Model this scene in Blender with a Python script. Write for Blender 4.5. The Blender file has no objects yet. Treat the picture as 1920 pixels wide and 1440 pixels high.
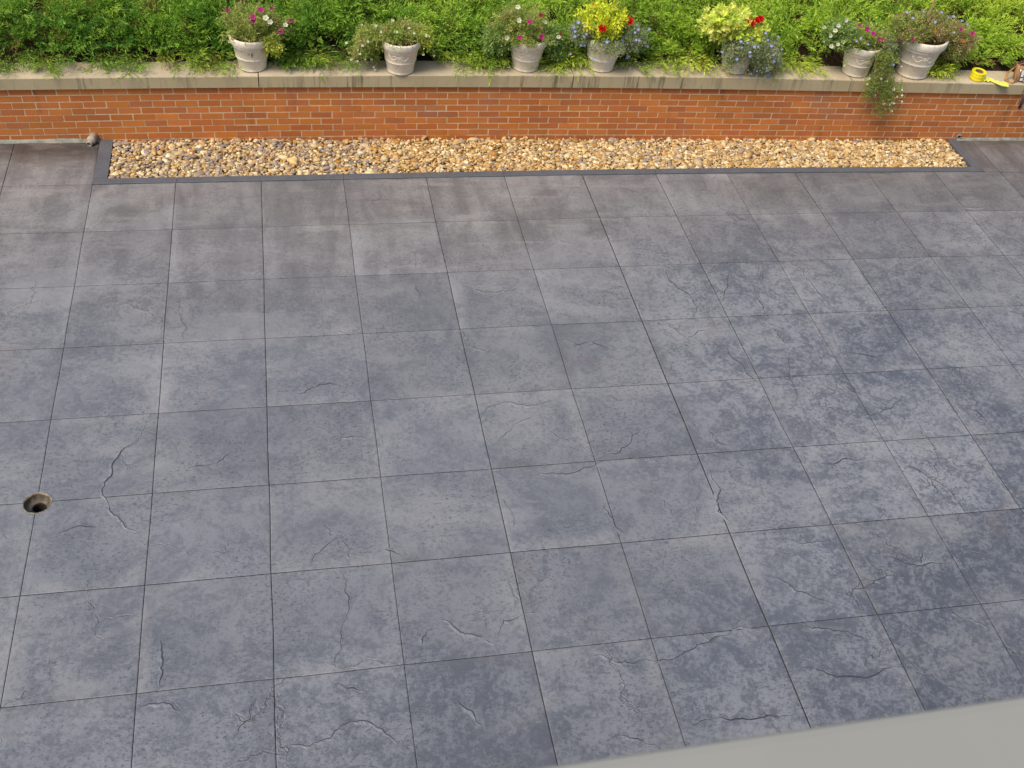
import bpy, math, random
import numpy as np
from mathutils import Vector, Matrix

scene = bpy.context.scene
COL = scene.collection
rng = np.random.default_rng(11)
random.seed(5)

# ------------------------------------------------------------------ camera
cam_data = bpy.data.cameras.new("camera")
cam_data.sensor_width = 36.0
cam_data.lens = 36.0 * 2024.1 / 1920.0
cam_data.clip_start = 0.05
cam_data.clip_end = 500
cam = bpy.data.objects.new("camera", cam_data)
COL.objects.link(cam)
cam.location = (-0.4151, -7.1004, 4.5193)
cam.rotation_mode = 'XYZ'
cam.rotation_euler = (0.8214, -0.0917, -0.1809)
cam_data.dof.use_dof = True
cam_data.dof.focus_distance = 7.5
cam_data.dof.aperture_fstop = 13.0
scene.camera = cam

# ------------------------------------------------------------------ light
SUN_EL, SUN_AZ = math.radians(56), math.radians(-122)     # azimuth from +Y, clockwise
world = bpy.data.worlds.new("World")
scene.world = world
world.use_nodes = True
wn = world.node_tree
sky = wn.nodes.new('ShaderNodeTexSky')
sky.sky_type = 'NISHITA'
sky.sun_disc = False
sky.sun_elevation = SUN_EL
sky.sun_rotation = SUN_AZ
sky.air_density = 1.0
sky.dust_density = 3.0
sky.ozone_density = 1.0
wn.links.new(sky.outputs[0], wn.nodes['Background'].inputs[0])
wn.nodes['Background'].inputs[1].default_value = 0.13
sun_data = bpy.data.lights.new("sun", 'SUN')
sun_data.energy = 2.6
sun_data.angle = math.radians(25)
sun_data.color = (1.0, 0.90, 0.74)
sun = bpy.data.objects.new("sun", sun_data)
COL.objects.link(sun)
sd = Vector((math.sin(SUN_AZ) * math.cos(SUN_EL), math.cos(SUN_AZ) * math.cos(SUN_EL), math.sin(SUN_EL)))
sun.rotation_euler = sd.to_track_quat('Z', 'Y').to_euler()
sun.location = sd * 30

scene.view_settings.view_transform = 'Standard'
scene.view_settings.look = 'None'
scene.view_settings.gamma = 1
scene.view_settings.use_curve_mapping = False
scene.view_settings.exposure = 0.25
scene.render.engine = 'CYCLES'

# ------------------------------------------------------------------ node helper
class NT:
    def __init__(self, name):
        self.m = bpy.data.materials.new(name)
        self.m.use_nodes = True
        self.t = self.m.node_tree
        self.b = self.t.nodes['Principled BSDF']
        self.out = self.t.nodes['Material Output']
    def n(self, kind, **kw):
        nd = self.t.nodes.new(kind)
        for k, v in kw.items():
            setattr(nd, k, v)
        return nd
    def l(self, a, b):
        self.t.links.new(a, b)
    def sock(self, s, v):
        if isinstance(v, bpy.types.NodeSocket): self.l(v, s)
        else: s.default_value = v
    def obj(self):
        return self.n('ShaderNodeTexCoord').outputs['Object']
    def attr(self, name):
        return self.n('ShaderNodeAttribute', attribute_name=name)
    def mapping(self, v, scale=(1,1,1), loc=(0,0,0), rot=(0,0,0)):
        m = self.n('ShaderNodeMapping'); self.l(v, m.inputs[0])
        m.inputs['Location'].default_value = loc; m.inputs['Rotation'].default_value = rot; m.inputs['Scale'].default_value = scale
        return m.outputs[0]
    def noise(self, v, scale, detail=4, rough=.55, dist=0, col=False):
        n = self.n('ShaderNodeTexNoise'); self.l(v, n.inputs['Vector'])
        n.inputs['Scale'].default_value = scale; n.inputs['Detail'].default_value = detail
        n.inputs['Roughness'].default_value = rough; n.inputs['Distortion'].default_value = dist
        return n.outputs['Color' if col else 'Fac']
    def math(self, op, a, b=0.0, c=0.0, clamp=False):
        n = self.n('ShaderNodeMath', operation=op, use_clamp=clamp)
        self.sock(n.inputs[0], a); self.sock(n.inputs[1], b); self.sock(n.inputs[2], c)
        return n.outputs[0]
    def ramp(self, f, a, b, lo=0.0, hi=1.0):
        n = self.n('ShaderNodeMapRange', interpolation_type='SMOOTHSTEP'); self.l(f, n.inputs[0])
        n.inputs[1].default_value = a; n.inputs[2].default_value = b
        n.inputs[3].default_value = lo; n.inputs[4].default_value = hi
        return n.outputs[0]
    def mix(self, f, a, b, mode='MIX'):
        n = self.n('ShaderNodeMix', data_type='RGBA', blend_type=mode)
        self.sock(n.inputs[0], f)
        for s, v in ((n.inputs[6], a), (n.inputs[7], b)):
            if isinstance(v, tuple) and len(v) == 3: v = (*v, 1)
            self.sock(s, v)
        return n.outputs[2]
    def bump(self, h, strength, dist=.01, normal=None):
        n = self.n('ShaderNodeBump'); self.l(h, n.inputs['Height'])
        n.inputs['Strength'].default_value = strength; n.inputs['Distance'].default_value = dist
        if normal is not None: self.l(normal, n.inputs['Normal'])
        return n.outputs[0]
    def fin(self, col=None, rough=.8, normal=None, spec=None):
        if col is not None:
            if isinstance(col, tuple) and len(col) == 3: col = (*col, 1)
            self.sock(self.b.inputs['Base Color'], col)
        self.sock(self.b.inputs['Roughness'], rough)
        if normal is not None: self.l(normal, self.b.inputs['Normal'])
        if spec is not None: self.b.inputs['Specular IOR Level'].default_value = spec
        return self.m

# ------------------------------------------------------------------ mesh helper
def make_mesh(name, V, F, mats, idx=None, col=None, smooth=False, extra=None):
    """V (n,3); F: (m,3), (m,4) array or list of such / of tuples"""
    V = np.asarray(V, dtype=np.float32)
    if isinstance(F, np.ndarray): F = [F]
    if len(F) and not isinstance(F[0], np.ndarray):
        loops = np.concatenate([np.asarray(f) for f in F]); tot = np.array([len(f) for f in F])
    else:
        loops = np.concatenate([f.ravel() for f in F]); tot = np.concatenate([np.full(len(f), f.shape[1]) for f in F])
    start = np.concatenate([[0], np.cumsum(tot)[:-1]])
    me = bpy.data.meshes.new(name)
    me.vertices.add(len(V)); me.vertices.foreach_set('co', V.ravel())
    me.loops.add(len(loops)); me.loops.foreach_set('vertex_index', loops.astype(np.int32))
    me.polygons.add(len(tot)); me.polygons.foreach_set('loop_start', start.astype(np.int32))
    try: me.polygons.foreach_set('loop_total', tot.astype(np.int32))
    except Exception: pass
    if idx is not None: me.polygons.foreach_set('material_index', np.asarray(idx, dtype=np.int32))
    me.polygons.foreach_set('use_smooth', np.full(len(tot), smooth))
    for m in mats: me.materials.append(m)
    if col is not None:
        a = me.color_attributes.new('tint', 'FLOAT_COLOR', 'POINT')
        c = np.ones((len(V), 4), dtype=np.float32); c[:, :np.asarray(col).shape[1]] = col
        a.data.foreach_set('color', c.ravel())
    me.update(calc_edges=True); me.validate()
    return me

def link(name, me, parent=None, loc=(0, 0, 0), rot=(0, 0, 0)):
    o = bpy.data.objects.new(name, me); COL.objects.link(o)
    o.location = loc; o.rotation_euler = rot
    if parent is not None: o.parent = parent
    return o
def empty(name, loc=(0, 0, 0), rot=(0, 0, 0)):
    o = bpy.data.objects.new(name, None); COL.objects.link(o)
    o.location = loc; o.rotation_euler = rot; o.empty_display_size = .1
    return o
def tag(o, label=None, cat=None, group=None, kind=None):
    if label: o['label'] = label
    if cat: o['category'] = cat
    if group: o['group'] = group
    if kind: o['kind'] = kind
    return o

class MB:
    """collects simple shapes for one mesh"""
    def __init__(s): s.v = []; s.f = []; s.i = []; s.c = []
    def add(s, V, F, mat=0, col=(1, 1, 1)):
        k = len(s.v); s.v += [tuple(p) for p in V]; s.f += [tuple(a + k for a in f) for f in F]; s.i += [mat] * len(F); s.c += [col] * len(V)
    def box(s, x0, x1, y0, y1, z0, z1, mat=0, col=(1, 1, 1)):
        s.add([(x0,y0,z0),(x1,y0,z0),(x1,y1,z0),(x0,y1,z0),(x0,y0,z1),(x1,y0,z1),(x1,y1,z1),(x0,y1,z1)],
              [(0,3,2,1),(4,5,6,7),(0,1,5,4),(1,2,6,5),(2,3,7,6),(3,0,4,7)], mat, col)
    def lathe(s, prof, n=48, mat=0, M=None, wob=None, col=(1, 1, 1), closed=False):
        V = []
        for (r, z) in prof:
            for k in range(n):
                a = 2 * math.pi * k / n; rr = r + (wob(a, z) if wob else 0)
                p = Vector((rr * math.cos(a), rr * math.sin(a), z)); V.append(M @ p if M else p)
        m = len(prof); F = []
        for j in range(m if closed else m - 1):
            j2 = (j + 1) % m
            for k in range(n): F.append((j*n+k, j*n+(k+1)%n, j2*n+(k+1)%n, j2*n+k))
        s.add(V, F, mat, col)
    def disc(s, r, z, n=48, mat=0, M=None, col=(1, 1, 1)):
        V = [Vector((r*math.cos(2*math.pi*k/n), r*math.sin(2*math.pi*k/n), z)) for k in range(n)]
        s.add([M @ p if M else p for p in V], [tuple(range(n))], mat, col)
    def tube(s, P, r, n=8, mat=0, cap=True, col=(1, 1, 1)):
        P = [Vector(p) for p in P]; R = r if hasattr(r, '__len__') else [r]*len(P); V = []
        for k, p in enumerate(P):
            d = (P[min(k+1, len(P)-1)] - P[max(k-1, 0)]).normalized()
            u = d.orthogonal().normalized() if k == 0 else (u - d*u.dot(d)).normalized()
            w = d.cross(u)
            for a in range(n):
                t = 2*math.pi*a/n; V.append(p + (u*math.cos(t) + w*math.sin(t))*R[k])
        F = [(j*n+a, j*n+(a+1)%n, (j+1)*n+(a+1)%n, (j+1)*n+a) for j in range(len(P)-1) for a in range(n)]
        if cap: F += [tuple(range(n))[::-1], tuple((len(P)-1)*n+a for a in range(n))]
        s.add(V, F, mat, col)
    def ribbon(s, P, W, T, N=None, mat=0):
        """strap of width W, thickness T along P; N = width direction per point"""
        P = [Vector(p) for p in P]; V = []
        for k, p in enumerate(P):
            d = (P[min(k+1, len(P)-1)] - P[max(k-1, 0)]).normalized()
            w = Vector(N[k] if isinstance(N, list) else N); w = (w - d*w.dot(d)).normalized(); t = d.cross(w)
            V += [p + w*W/2 + t*T/2, p - w*W/2 + t*T/2, p - w*W/2 - t*T/2, p + w*W/2 - t*T/2]
        F = [(j*4+a, j*4+(a+1)%4, (j+1)*4+(a+1)%4, (j+1)*4+a) for j in range(len(P)-1) for a in range(4)]
        F += [(3,2,1,0), tuple((len(P)-1)*4+a for a in range(4))]
        s.add(V, F, mat)
    def mesh(s, name, mats, smooth=False):
        return make_mesh(name, s.v, s.f, mats, s.i, np.array(s.c), smooth)
    def build(s, name, mats, parent=None, loc=(0,0,0), rot=(0,0,0), smooth=False):
        return link(name, s.mesh(name, mats, smooth), parent, loc, rot)

# value noise for geometry (numpy)
_G = rng.random((64, 64, 8))
def vnoise(x, y, k=0):
    x = np.asarray(x, float); y = np.asarray(y, float)
    xi = np.floor(x).astype(int); yi = np.floor(y).astype(int); fx = x-xi; fy = y-yi
    fx = fx*fx*(3-2*fx); fy = fy*fy*(3-2*fy)
    g = lambda a, b: _G[a % 64, b % 64, k % 8]
    return (g(xi,yi)*(1-fx)+g(xi+1,yi)*fx)*(1-fy) + (g(xi,yi+1)*(1-fx)+g(xi+1,yi+1)*fx)*fy

# leaf cloud: diamonds along directions
def leaves(P, D, L, W, up=None, fold=.25):
    n = len(P)
    D = D / (np.linalg.norm(D, axis=1, keepdims=True) + 1e-9)
    if up is None: up = rng.normal(size=(n, 3)); up[:, 2] += .8
    S = np.cross(D, up); S /= (np.linalg.norm(S, axis=1, keepdims=True) + 1e-9)
    N = np.cross(S, D)
    L = np.broadcast_to(L, (n,))[:, None]; W = np.broadcast_to(W, (n,))[:, None]
    V = np.stack([P, P + D*L*.45 + S*W*.5 + N*W*fold, P + D*L, P + D*L*.45 - S*W*.5 + N*W*fold], 1).reshape(-1, 3)
    F = np.arange(4*n).reshape(n, 4)
    return V, F
class Cloud:
    def __init__(s): s.V = []; s.F = []; s.C = []; s.I = []; s.n = 0
    def add(s, VF, col, mat=0):
        V, F = VF; s.V.append(V); s.F.append(F + s.n); s.n += len(V)
        c = np.asarray(col, float)
        if c.ndim == 1: c = np.broadcast_to(c, (len(V), 3))
        elif len(c) != len(V): c = np.repeat(c, len(V)//len(c), axis=0)
        s.C.append(c); s.I.append(np.full(len(F), mat))
    def mesh(s, name, mats):
        return make_mesh(name, np.concatenate(s.V), s.F, mats, np.concatenate(s.I), np.concatenate(s.C))
def strips(A, B, w):
    """thin three-sided stems from A to B"""
    n = len(A); D = B - A; D /= (np.linalg.norm(D, axis=1, keepdims=True)+1e-9)
    r = rng.normal(size=(n, 3)); S = np.cross(D, r); S /= (np.linalg.norm(S, axis=1, keepdims=True)+1e-9); T = np.cross(D, S)
    w = np.broadcast_to(w, (n,))[:, None]
    ring = [S, -.5*S+.87*T, -.5*S-.87*T]
    V = np.stack([A + q*w for q in ring] + [B + q*w*.5 for q in ring], 1).reshape(-1, 3)
    k = (np.arange(n)*6)[:, None]
    F = np.concatenate([k + np.array([[a, (a+1) % 3, 3+(a+1) % 3, 3+a]]) for a in range(3)])
    return V, F

# ------------------------------------------------------------------ materials
def mat_patio():
    t = NT('stamped_concrete'); o = t.obj()
    sx = t.n('ShaderNodeSeparateXYZ'); t.l(o, sx.inputs[0])
    mot = t.attr('tint'); sm = t.n('ShaderNodeSeparateColor'); t.l(mot.outputs['Color'], sm.inputs[0])
    M, Rn, Br = sm.outputs[0], sm.outputs[1], sm.outputs[2]     # mottle strength, slab tone, brownness
    wn_ = t.noise(o, 1.7, 3, .5, 0, True)
    wv = t.n('ShaderNodeVectorMath', operation='MULTIPLY_ADD'); t.l(wn_, wv.inputs[0]); wv.inputs[1].default_value = (.35,.35,0); t.l(o, wv.inputs[2]); w = wv.outputs[0]
    big = t.noise(w, 1.15, 4, .55)
    med = t.noise(w, 8.5, 8, .72, .5)
    fin = t.noise(o, 36, 8, .78, .2)
    grit = t.noise(o, 170, 4, .7)
    # crumbly light/dark patches
    blot = t.math('ADD', t.math('MULTIPLY', big, .12), t.math('ADD', t.math('MULTIPLY', med, .44), t.math('MULTIPLY', fin, .44)))
    patch = t.ramp(blot, .452, .55)
    soft = t.ramp(big, .32, .68)
    base = t.mix(soft, (.143, .151, .171), (.205, .209, .225))
    base = t.mix(t.math('MULTIPLY', t.ramp(blot, .44, .52, .9, 0), .55), base, (.098, .107, .131))
    dk = t.mix(soft, (.078, .091, .120), (.110, .120, .146))
    lt = t.mix(soft, (.188, .200, .230), (.245, .251, .275))
    rough_c = t.mix(patch, dk, lt)
    c = t.mix(M, base, rough_c)
    # fine pitting
    pf = t.noise(t.mapping(o, (48, 75, 60)), 1.0, 4, .7)
    pit = t.ramp(pf, .40, .44, .95, 0)
    pm = t.ramp(t.noise(o, 2.3, 4, .6), .36, .62, .12, 1)
    c = t.mix(t.math('MULTIPLY', pit, pm), c, (.062, .066, .088))
    # warm dusty film and streaks toward the planter
    st = t.noise(t.mapping(o, (5.5, 1.3, 1), (3, 1, 0), (0, 0, .06)), 1.0, 5, .6, .4)
    st2 = t.noise(t.mapping(o, (1.2, 7.0, 1), (1, 4, 0), (0, 0, -.12)), 1.0, 5, .6, .5)
    warm = t.mix(t.ramp(st, .35, .65), (.098, .090, .092), (.255, .245, .243))
    warm = t.mix(t.ramp(st2, .54, .66, 0, .62), warm, (.35, .335, .32))
    warm = t.mix(t.math('MULTIPLY', pit, .6), warm, (.07, .062, .066))
    warm = t.mix(t.math('MULTIPLY', t.ramp(blot, .44, .52, 1, 0), .4), warm, (.10, .092, .095))
    warm = t.mix(t.ramp(st2, .46, .34, 0, .6), warm, (.088, .079, .083))
    c = t.mix(t.math('MULTIPLY', Br, .8), c, warm)
    c = t.mix(t.math('MULTIPLY', Br, .10), c, (.30, .24, .18))
    cool = t.ramp(t.math('ADD', sx.outputs[1], t.math('MULTIPLY', big, .8)), -.6, -4.6)  # bluer towards the near end: sky reflection painted into the colour
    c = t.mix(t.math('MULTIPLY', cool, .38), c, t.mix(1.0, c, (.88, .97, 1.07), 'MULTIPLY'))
    # chalky bloom or trapped dirt along the slab edges
    ea = mot.outputs['Alpha']; en = t.ramp(t.math('ADD', st, t.math('MULTIPLY', fin, .5)), .55, .95)
    c = t.mix(t.math('MULTIPLY', t.ramp(ea, .52, 1.0), t.math('MULTIPLY', en, .45)), c, (.31, .31, .32))
    c = t.mix(t.math('MULTIPLY', t.ramp(ea, .48, .0), t.math('MULTIPLY', en, .6)), c, (.085, .085, .095))
    # broad chalky haze with a ragged outline, mostly on the older left and far slabs
    ch = t.math('ADD', t.math('MULTIPLY', t.noise(t.mapping(o, (.8, 1.5, 1), (7, 2, 0)), 1.0, 7, .68, .8), .8), t.math('MULTIPLY', fin, .2))
    c = t.mix(t.ramp(ch, .50, .62, 0, .32), c, (.30, .302, .315))
    c = t.mix(t.ramp(ch, .44, .34, 0, .40), c, (.105, .108, .122))
    # slab-to-slab tone
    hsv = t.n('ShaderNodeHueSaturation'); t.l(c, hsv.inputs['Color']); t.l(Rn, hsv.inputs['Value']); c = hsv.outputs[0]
    # brown dirt washed along foot of the brick wall and beside the curb ends
    dn = t.noise(t.mapping(o, (3, 6, 1)), 1.3, 5, .6)
    foot = t.ramp(t.math('ADD', sx.outputs[1], t.math('MULTIPLY', dn, .5)), .40, .68)
    dm = t.mix(t.ramp(dn, .42, .62), (.030, .022, .019), (.10, .084, .072))
    c = t.mix(t.math('MULTIPLY', foot, .85), c, dm)
    rust = t.ramp(t.noise(o, 1.1, 3, .5, 1.0), .66, .76, 0, .16)
    c = t.mix(rust, c, (.23, .15, .115))
    # long hairline creases of the stamp
    wc = t.noise(o, 3.2, 5, .6, 0, True)
    w2 = t.n('ShaderNodeVectorMath', operation='MULTIPLY_ADD'); t.l(wc, w2.inputs[0]); w2.inputs[1].default_value = (.42, .42, 0); t.l(o, w2.inputs[2])
    vo = t.n('ShaderNodeTexVoronoi', feature='DISTANCE_TO_EDGE'); t.l(w2.outputs[0], vo.inputs['Vector']); vo.inputs['Scale'].default_value = 1.55
    gate = t.ramp(t.noise(o, 1.9, 2, .5), .50, .60)
    gate = t.math('MULTIPLY', gate, t.ramp(M, 0, 1, .45, 1))
    ln = t.math('MULTIPLY', t.ramp(vo.outputs[0], .0, .011, 1, 0), gate)
    lip = t.math('MULTIPLY', t.ramp(vo.outputs[0], .008, .03, 1, 0), gate)
    c = t.mix(t.math('MULTIPLY', lip, .14), c, (.28, .28, .30))
    c = t.mix(t.math('MULTIPLY', ln, .6), c, (.05, .053, .07))
    c = t.mix(t.ramp(grit, .25, .75, 0, .10), c, (.30, .30, .32))
    # bump
    h = t.math('ADD', t.math('MULTIPLY', med, t.ramp(M, 0, 1, .25, 1)), t.math('MULTIPLY', fin, .35))
    h = t.math('SUBTRACT', t.math('ADD', h, t.math('MULTIPLY', lip, .3)), t.math('MULTIPLY', ln, .9))
    h = t.math('ADD', h, t.math('MULTIPLY', grit, .06))
    nrm = t.bump(h, .55, .012)
    rg = t.math('ADD', .34, t.math('MULTIPLY', fin, .26))
    return t.fin(c, rg, nrm, .5)
M_patio = mat_patio()

def simple(name, a, b, scale=8, rough=.8, bump=.2, bdist=.004, detail=5, spec=.4, tint=False, fine=None):
    t = NT(name); o = t.obj()
    n = t.noise(o, scale, detail, .6)
    c = t.mix(t.ramp(n, .3, .7), a, b)
    if fine: c = t.mix(t.ramp(t.noise(o, fine, 3, .7), .45, .75, 0, .5), c, tuple(q*.6 for q in a))
    if tint: c = t.mix(1.0, c, t.attr('tint').outputs['Color'], 'MULTIPLY')
    nr = t.bump(t.math('ADD', n, t.math('MULTIPLY', t.noise(o, scale*9, 4, .6), .4)), bump, bdist)
    return t.fin(c, rough, nr, spec)

M_joint = simple('saw_cut_joint', (.018, .017, .017), (.055, .047, .04), 3, .9)
M_crease = simple('crease_dye', (.026, .028, .036), (.06, .063, .078), 30, .8)
M_curb = simple('smooth_grey_curb', (.095, .10, .115), (.12, .125, .14), 5, .55, .25, .002, fine=60)
M_soil = simple('soil', (.045, .026, .016), (.10, .058, .035), 20, .95, .8, .02)
M_sand = simple('sandy_bed', (.22, .12, .045), (.34, .21, .09), 14, .95, .6, .02)
M_mortar = simple('mortar', (.58, .45, .27), (.68, .55, .36), 25, .95, .4)
M_fillet = simple('mortar_fillet', (.15, .155, .13), (.34, .34, .29), 11, .9, .6, .01)
M_pot = simple('cast_stone_pot', (.76, .67, .52), (.86, .79, .66), 9, .75, .35, .004, fine=55)
M_ledge = simple('painted_concrete_ledge', (.250, .252, .232), (.262, .262, .242), 5, .7, .06, .001)
M_pvc = simple('weathered_pipe', (.33, .28, .22), (.46, .41, .34), 18, .6, .2)
M_dark = simple('dark_hole', (.008, .008, .008), (.016, .014, .012), 9, .9)
M_iron = simple('rusty_drain_metal', (.075, .055, .035), (.16, .145, .11), 34, .7, .6)
M_rim = simple('brass_drain_lip', (.34, .28, .20), (.06, .05, .04), 30, .5, .4)
M_tape = simple('yellow_tape', (.80, .66, .01), (.85, .74, .02), 20, .35, .15, spec=.5)
M_strip = simple('limp_yellow_strip', (.72, .74, .08), (.80, .80, .16), 30, .4, .3)
M_card = simple('cardboard_core', (.22, .14, .07), (.28, .19, .10), 30, .9)
M_leather = simple('tan_leather', (.30, .145, .055), (.44, .24, .10), 20, .6, .5)
M_leather_d = simple('dark_leather', (.06, .032, .02), (.12, .06, .035), 20, .6, .5)
M_metal = NT('tool_steel').fin((.55, .56, .58), .3); M_metal.node_tree.nodes['Principled BSDF'].inputs['Metallic'].default_value = .9
M_white = simple('white_label', (.75, .75, .73), (.82, .82, .80), 30, .5)
M_grip = simple('dark_rubber_grip', (.045, .042, .055), (.075, .07, .085), 20, .55)
M_cane = simple('bamboo_cane', (.36, .22, .11), (.48, .32, .18), 30, .7)
M_stem = simple('stem_bark', (.17, .10, .05), (.26, .17, .085), 40, .9)

def mat_coping():
    t = NT('weathered_limestone_coping'); o = t.obj()
    n = t.noise(o, 2.2, 6, .6); f = t.noise(o, 45, 5, .7)
    c = t.mix(t.ramp(n, .3, .7), (.47, .385, .27), (.57, .48, .35))
    c = t.mix(t.ramp(f, .5, .75, 0, .45), c, (.26, .21, .13))
    # green-grey weathering and drips run down the exposed front face only (normal facing out)
    g = t.n('ShaderNodeNewGeometry'); sn = t.n('ShaderNodeSeparateXYZ'); t.l(g.outputs['True Normal'], sn.inputs[0])
    fr = t.math('MULTIPLY', t.math('MULTIPLY', sn.outputs[1], -1.0), 1.0, clamp=True)
    drip = t.noise(t.mapping(o, (28, 1, 2.2)), 1.0, 5, .65)
    al = t.ramp(t.noise(o, 1.3, 3, .5), .35, .62)
    c = t.mix(t.math('MULTIPLY', fr, .72), c, (.40, .335, .19))
    c = t.mix(t.math('MULTIPLY', t.math('MULTIPLY', t.ramp(drip, .5, .66), al), t.math('MULTIPLY', fr, .7)), c, (.10, .09, .055))
    return t.fin(c, .85, t.bump(t.math('ADD', f, n), .35, .004), .3)
M_cop = mat_coping()

def mat_brick():
    t = NT('orange_brick'); o = t.obj()
    a = t.attr('tint').outputs['Color']
    n = t.noise(o, 3.1, 5, .6); f = t.noise(o, 60, 5, .7)
    c = t.mix(1.0, t.mix(t.ramp(n, .3, .7), (.88, .86, .86), (1, 1, 1)), a, 'MULTIPLY')
    c = t.mix(t.ramp(f, .5, .78, 0, .35), c, (.20, .075, .03))
    bl = t.ramp(t.noise(t.mapping(o, (1, 1, 1.6), (5, 2, 0)), 1.5, 5, .6, .5), .55, .75, 0, .45)
    c = t.mix(bl, c, (.28, .20, .15))
    mo = t.ramp(t.noise(t.mapping(o, (5, 1, 1.2), (2, 0, 0)), 1.2, 4, .6), .60, .72, 0, .4)
    c = t.mix(mo, c, (.10, .055, .028))
    return t.fin(c, .85, t.bump(f, .35, .003), .25)
M_brick = mat_brick()

def mat_tint(name, rough=.6, trans=.3, nscale=0, spec=.3):
    t = NT(name); a = t.attr('tint').outputs['Color']; c = a
    if nscale:
        n = t.noise(t.obj(), nscale, 4, .6)
        c = t.mix(1.0, c, t.mix(t.ramp(n, .3, .7), (.78, .76, .74), (1.12, 1.1, 1.08)), 'MULTIPLY')
    t.fin(c, rough, None, spec)
    if trans:
        tr = t.n('ShaderNodeBsdfTranslucent'); t.l(c, tr.inputs[0])
        mx = t.n('ShaderNodeMixShader'); mx.inputs[0].default_value = trans
        t.l(t.b.outputs[0], mx.inputs[1]); t.l(tr.outputs[0], mx.inputs[2]); t.l(mx.outputs[0], t.out.inputs[0])
    return t.m
M_leaf = mat_tint('foliage', .55, .35)
M_petal = mat_tint('petal', .6, .3)
M_pebble = mat_tint('river_pebble', .6, 0, 55, .35)

# ------------------------------------------------------------------ wall curve
_wx = np.array([-6, -2.5, -1.36, -.145, 1.136, 2.483, 3.9, 6.03, 12])
_wy = np.array([.56, .562, .562, .547, .522, .482, .438, .385, .24])
wy = lambda x: np.interp(x, _wx, _wy)
_cx = np.array([-6, -2.4, -.59, 1.01, 2.38, 3.75, 5.7, 12])
cbot = lambda x: np.interp(x, _cx, [.425, .436, .457, .469, .476, .471, .451, .43])
ctop = lambda x: np.interp(x, _cx, [.515, .528, .549, .569, .579, .577, .543, .52])
ctopS = lambda x: (ctop(x-.3)+ctop(x)+ctop(x+.3)+ctop(x+.6)+ctop(x-.6))/5
cbotS = lambda x: (cbot(x-.3)+cbot(x)+cbot(x+.3)+cbot(x+.6)+cbot(x-.6))/5
wyS = lambda x: (wy(x-.4)+wy(x)+wy(x+.4))/3
X0, X1 = -5.0, 9.5
PX0, PX1, PY0 = -1.795, 5.36, -.043       # planter curb outer edges
CURB = .085
CF = .062

# ------------------------------------------------------------------ ground, patio
xs = [-1.799 - .605*k for k in range(9, 0, -1)] + [-1.799, -1.219, -.608, 0, .627, 1.236, 1.861, 2.469, 3.067, 3.657, 4.29] + [4.29 + .61*k for k in range(1, 11)]
ys = [.64, -.04, -.628, -1.231, -1.834, -2.45, -3.062, -3.662, -4.27, -4.88, -5.49, -6.1, -6.72]
def warp(x, y): return y - .0042*max(0, min(x, 9)-1)**2*math.exp(min(0, y)/3.0) - (.0 if y > .3 else 0)
def wallfoot(x): return float(wyS(x)) + .05
W = lambda i: (0.0018, .0020, .0015, .0021, .0017)[i % 5] + (.0013 if abs(xs[i]-1.861) < .01 else 0)
m = MB()
V = []; F = []; C = []
DR = (-1.795, -3.07, .068)      # drain centre, cut-out radius
def mott(cx, cy):
    a = .17 + .66*(1/(1+math.exp(-(cx-1.95)*7))) * (1/(1+math.exp((cy+.75)*3)))
    a += .38*(1/(1+math.exp((cy+4.15)*9)))
    if 1.25 < cx < 1.9 and -4.8 < cy < -4: a += .25
    if cx > 2.3 and cy < -3.6: a += .1
    if cx < -1.2 and -2.1 < cy < -.6: a += .15
    return min(a, .95)
def add_cell(x0, x1, y0, y1, tone, hole=False):
    sides = [random.choice((.5, .85, 1.0, .15, .6, .4)) for _ in range(4)]
    # subdivided slab, so that its tone can drift; drooped edges at the joints
    nx, ny = 6, 6
    k0 = len(V)
    us = np.concatenate([[0, .008], np.linspace(.008, .992, nx)[1:-1], [.992, 1]]); vs = us
    for v in vs:
        for u in us:
            x = x0+(x1-x0)*u; yA = warp(x, y0)+.004*(vnoise(x*2.5, round(y0*1.6), 5)-.5); yB = warp(x, y1)+.004*(vnoise(x*2.5, round(y1*1.6), 5)-.5)
            if y1 > .5: yB = wallfoot(x)
            y = yA + (yB-yA)*v
            x += .005*(vnoise(y*2.5, round(x*1.6)+9, 6)-.5)
            z = -.0012 if (u in (0, 1) or v in (0, 1)) else 0.0
            z += .0015*(vnoise(x*6, y*6, 1)-.5)
            V.append((x, y, z))
            mt = mott(x, y)*(.75+.5*vnoise(x*2, y*2, 2))
            br = 1/(1+math.exp(-(y+1.0-.25*(x > 2))*2.6)) * (1 if x < 2 else .8)
            br = min(1, br*(.7+.6*vnoise(x*1.5, y*1.5, 3)))
            ed = .5 + max(-.5, min(.5, sum((sv-.5)*q for sv, q in zip(sides, (u < .01, u > .99, v < .01, v > .99)))))
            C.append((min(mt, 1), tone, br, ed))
    n = len(us)
    for j in range(n-1):
        for i in range(n-1): F.append((k0+j*n+i, k0+j*n+i+1, k0+(j+1)*n+i+1, k0+(j+1)*n+i))
JH = [.002, .0012, .0013, .0014, .0015, .0015, .0018, .0019, .0016, .002, .002, .002, .002, .002]
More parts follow.
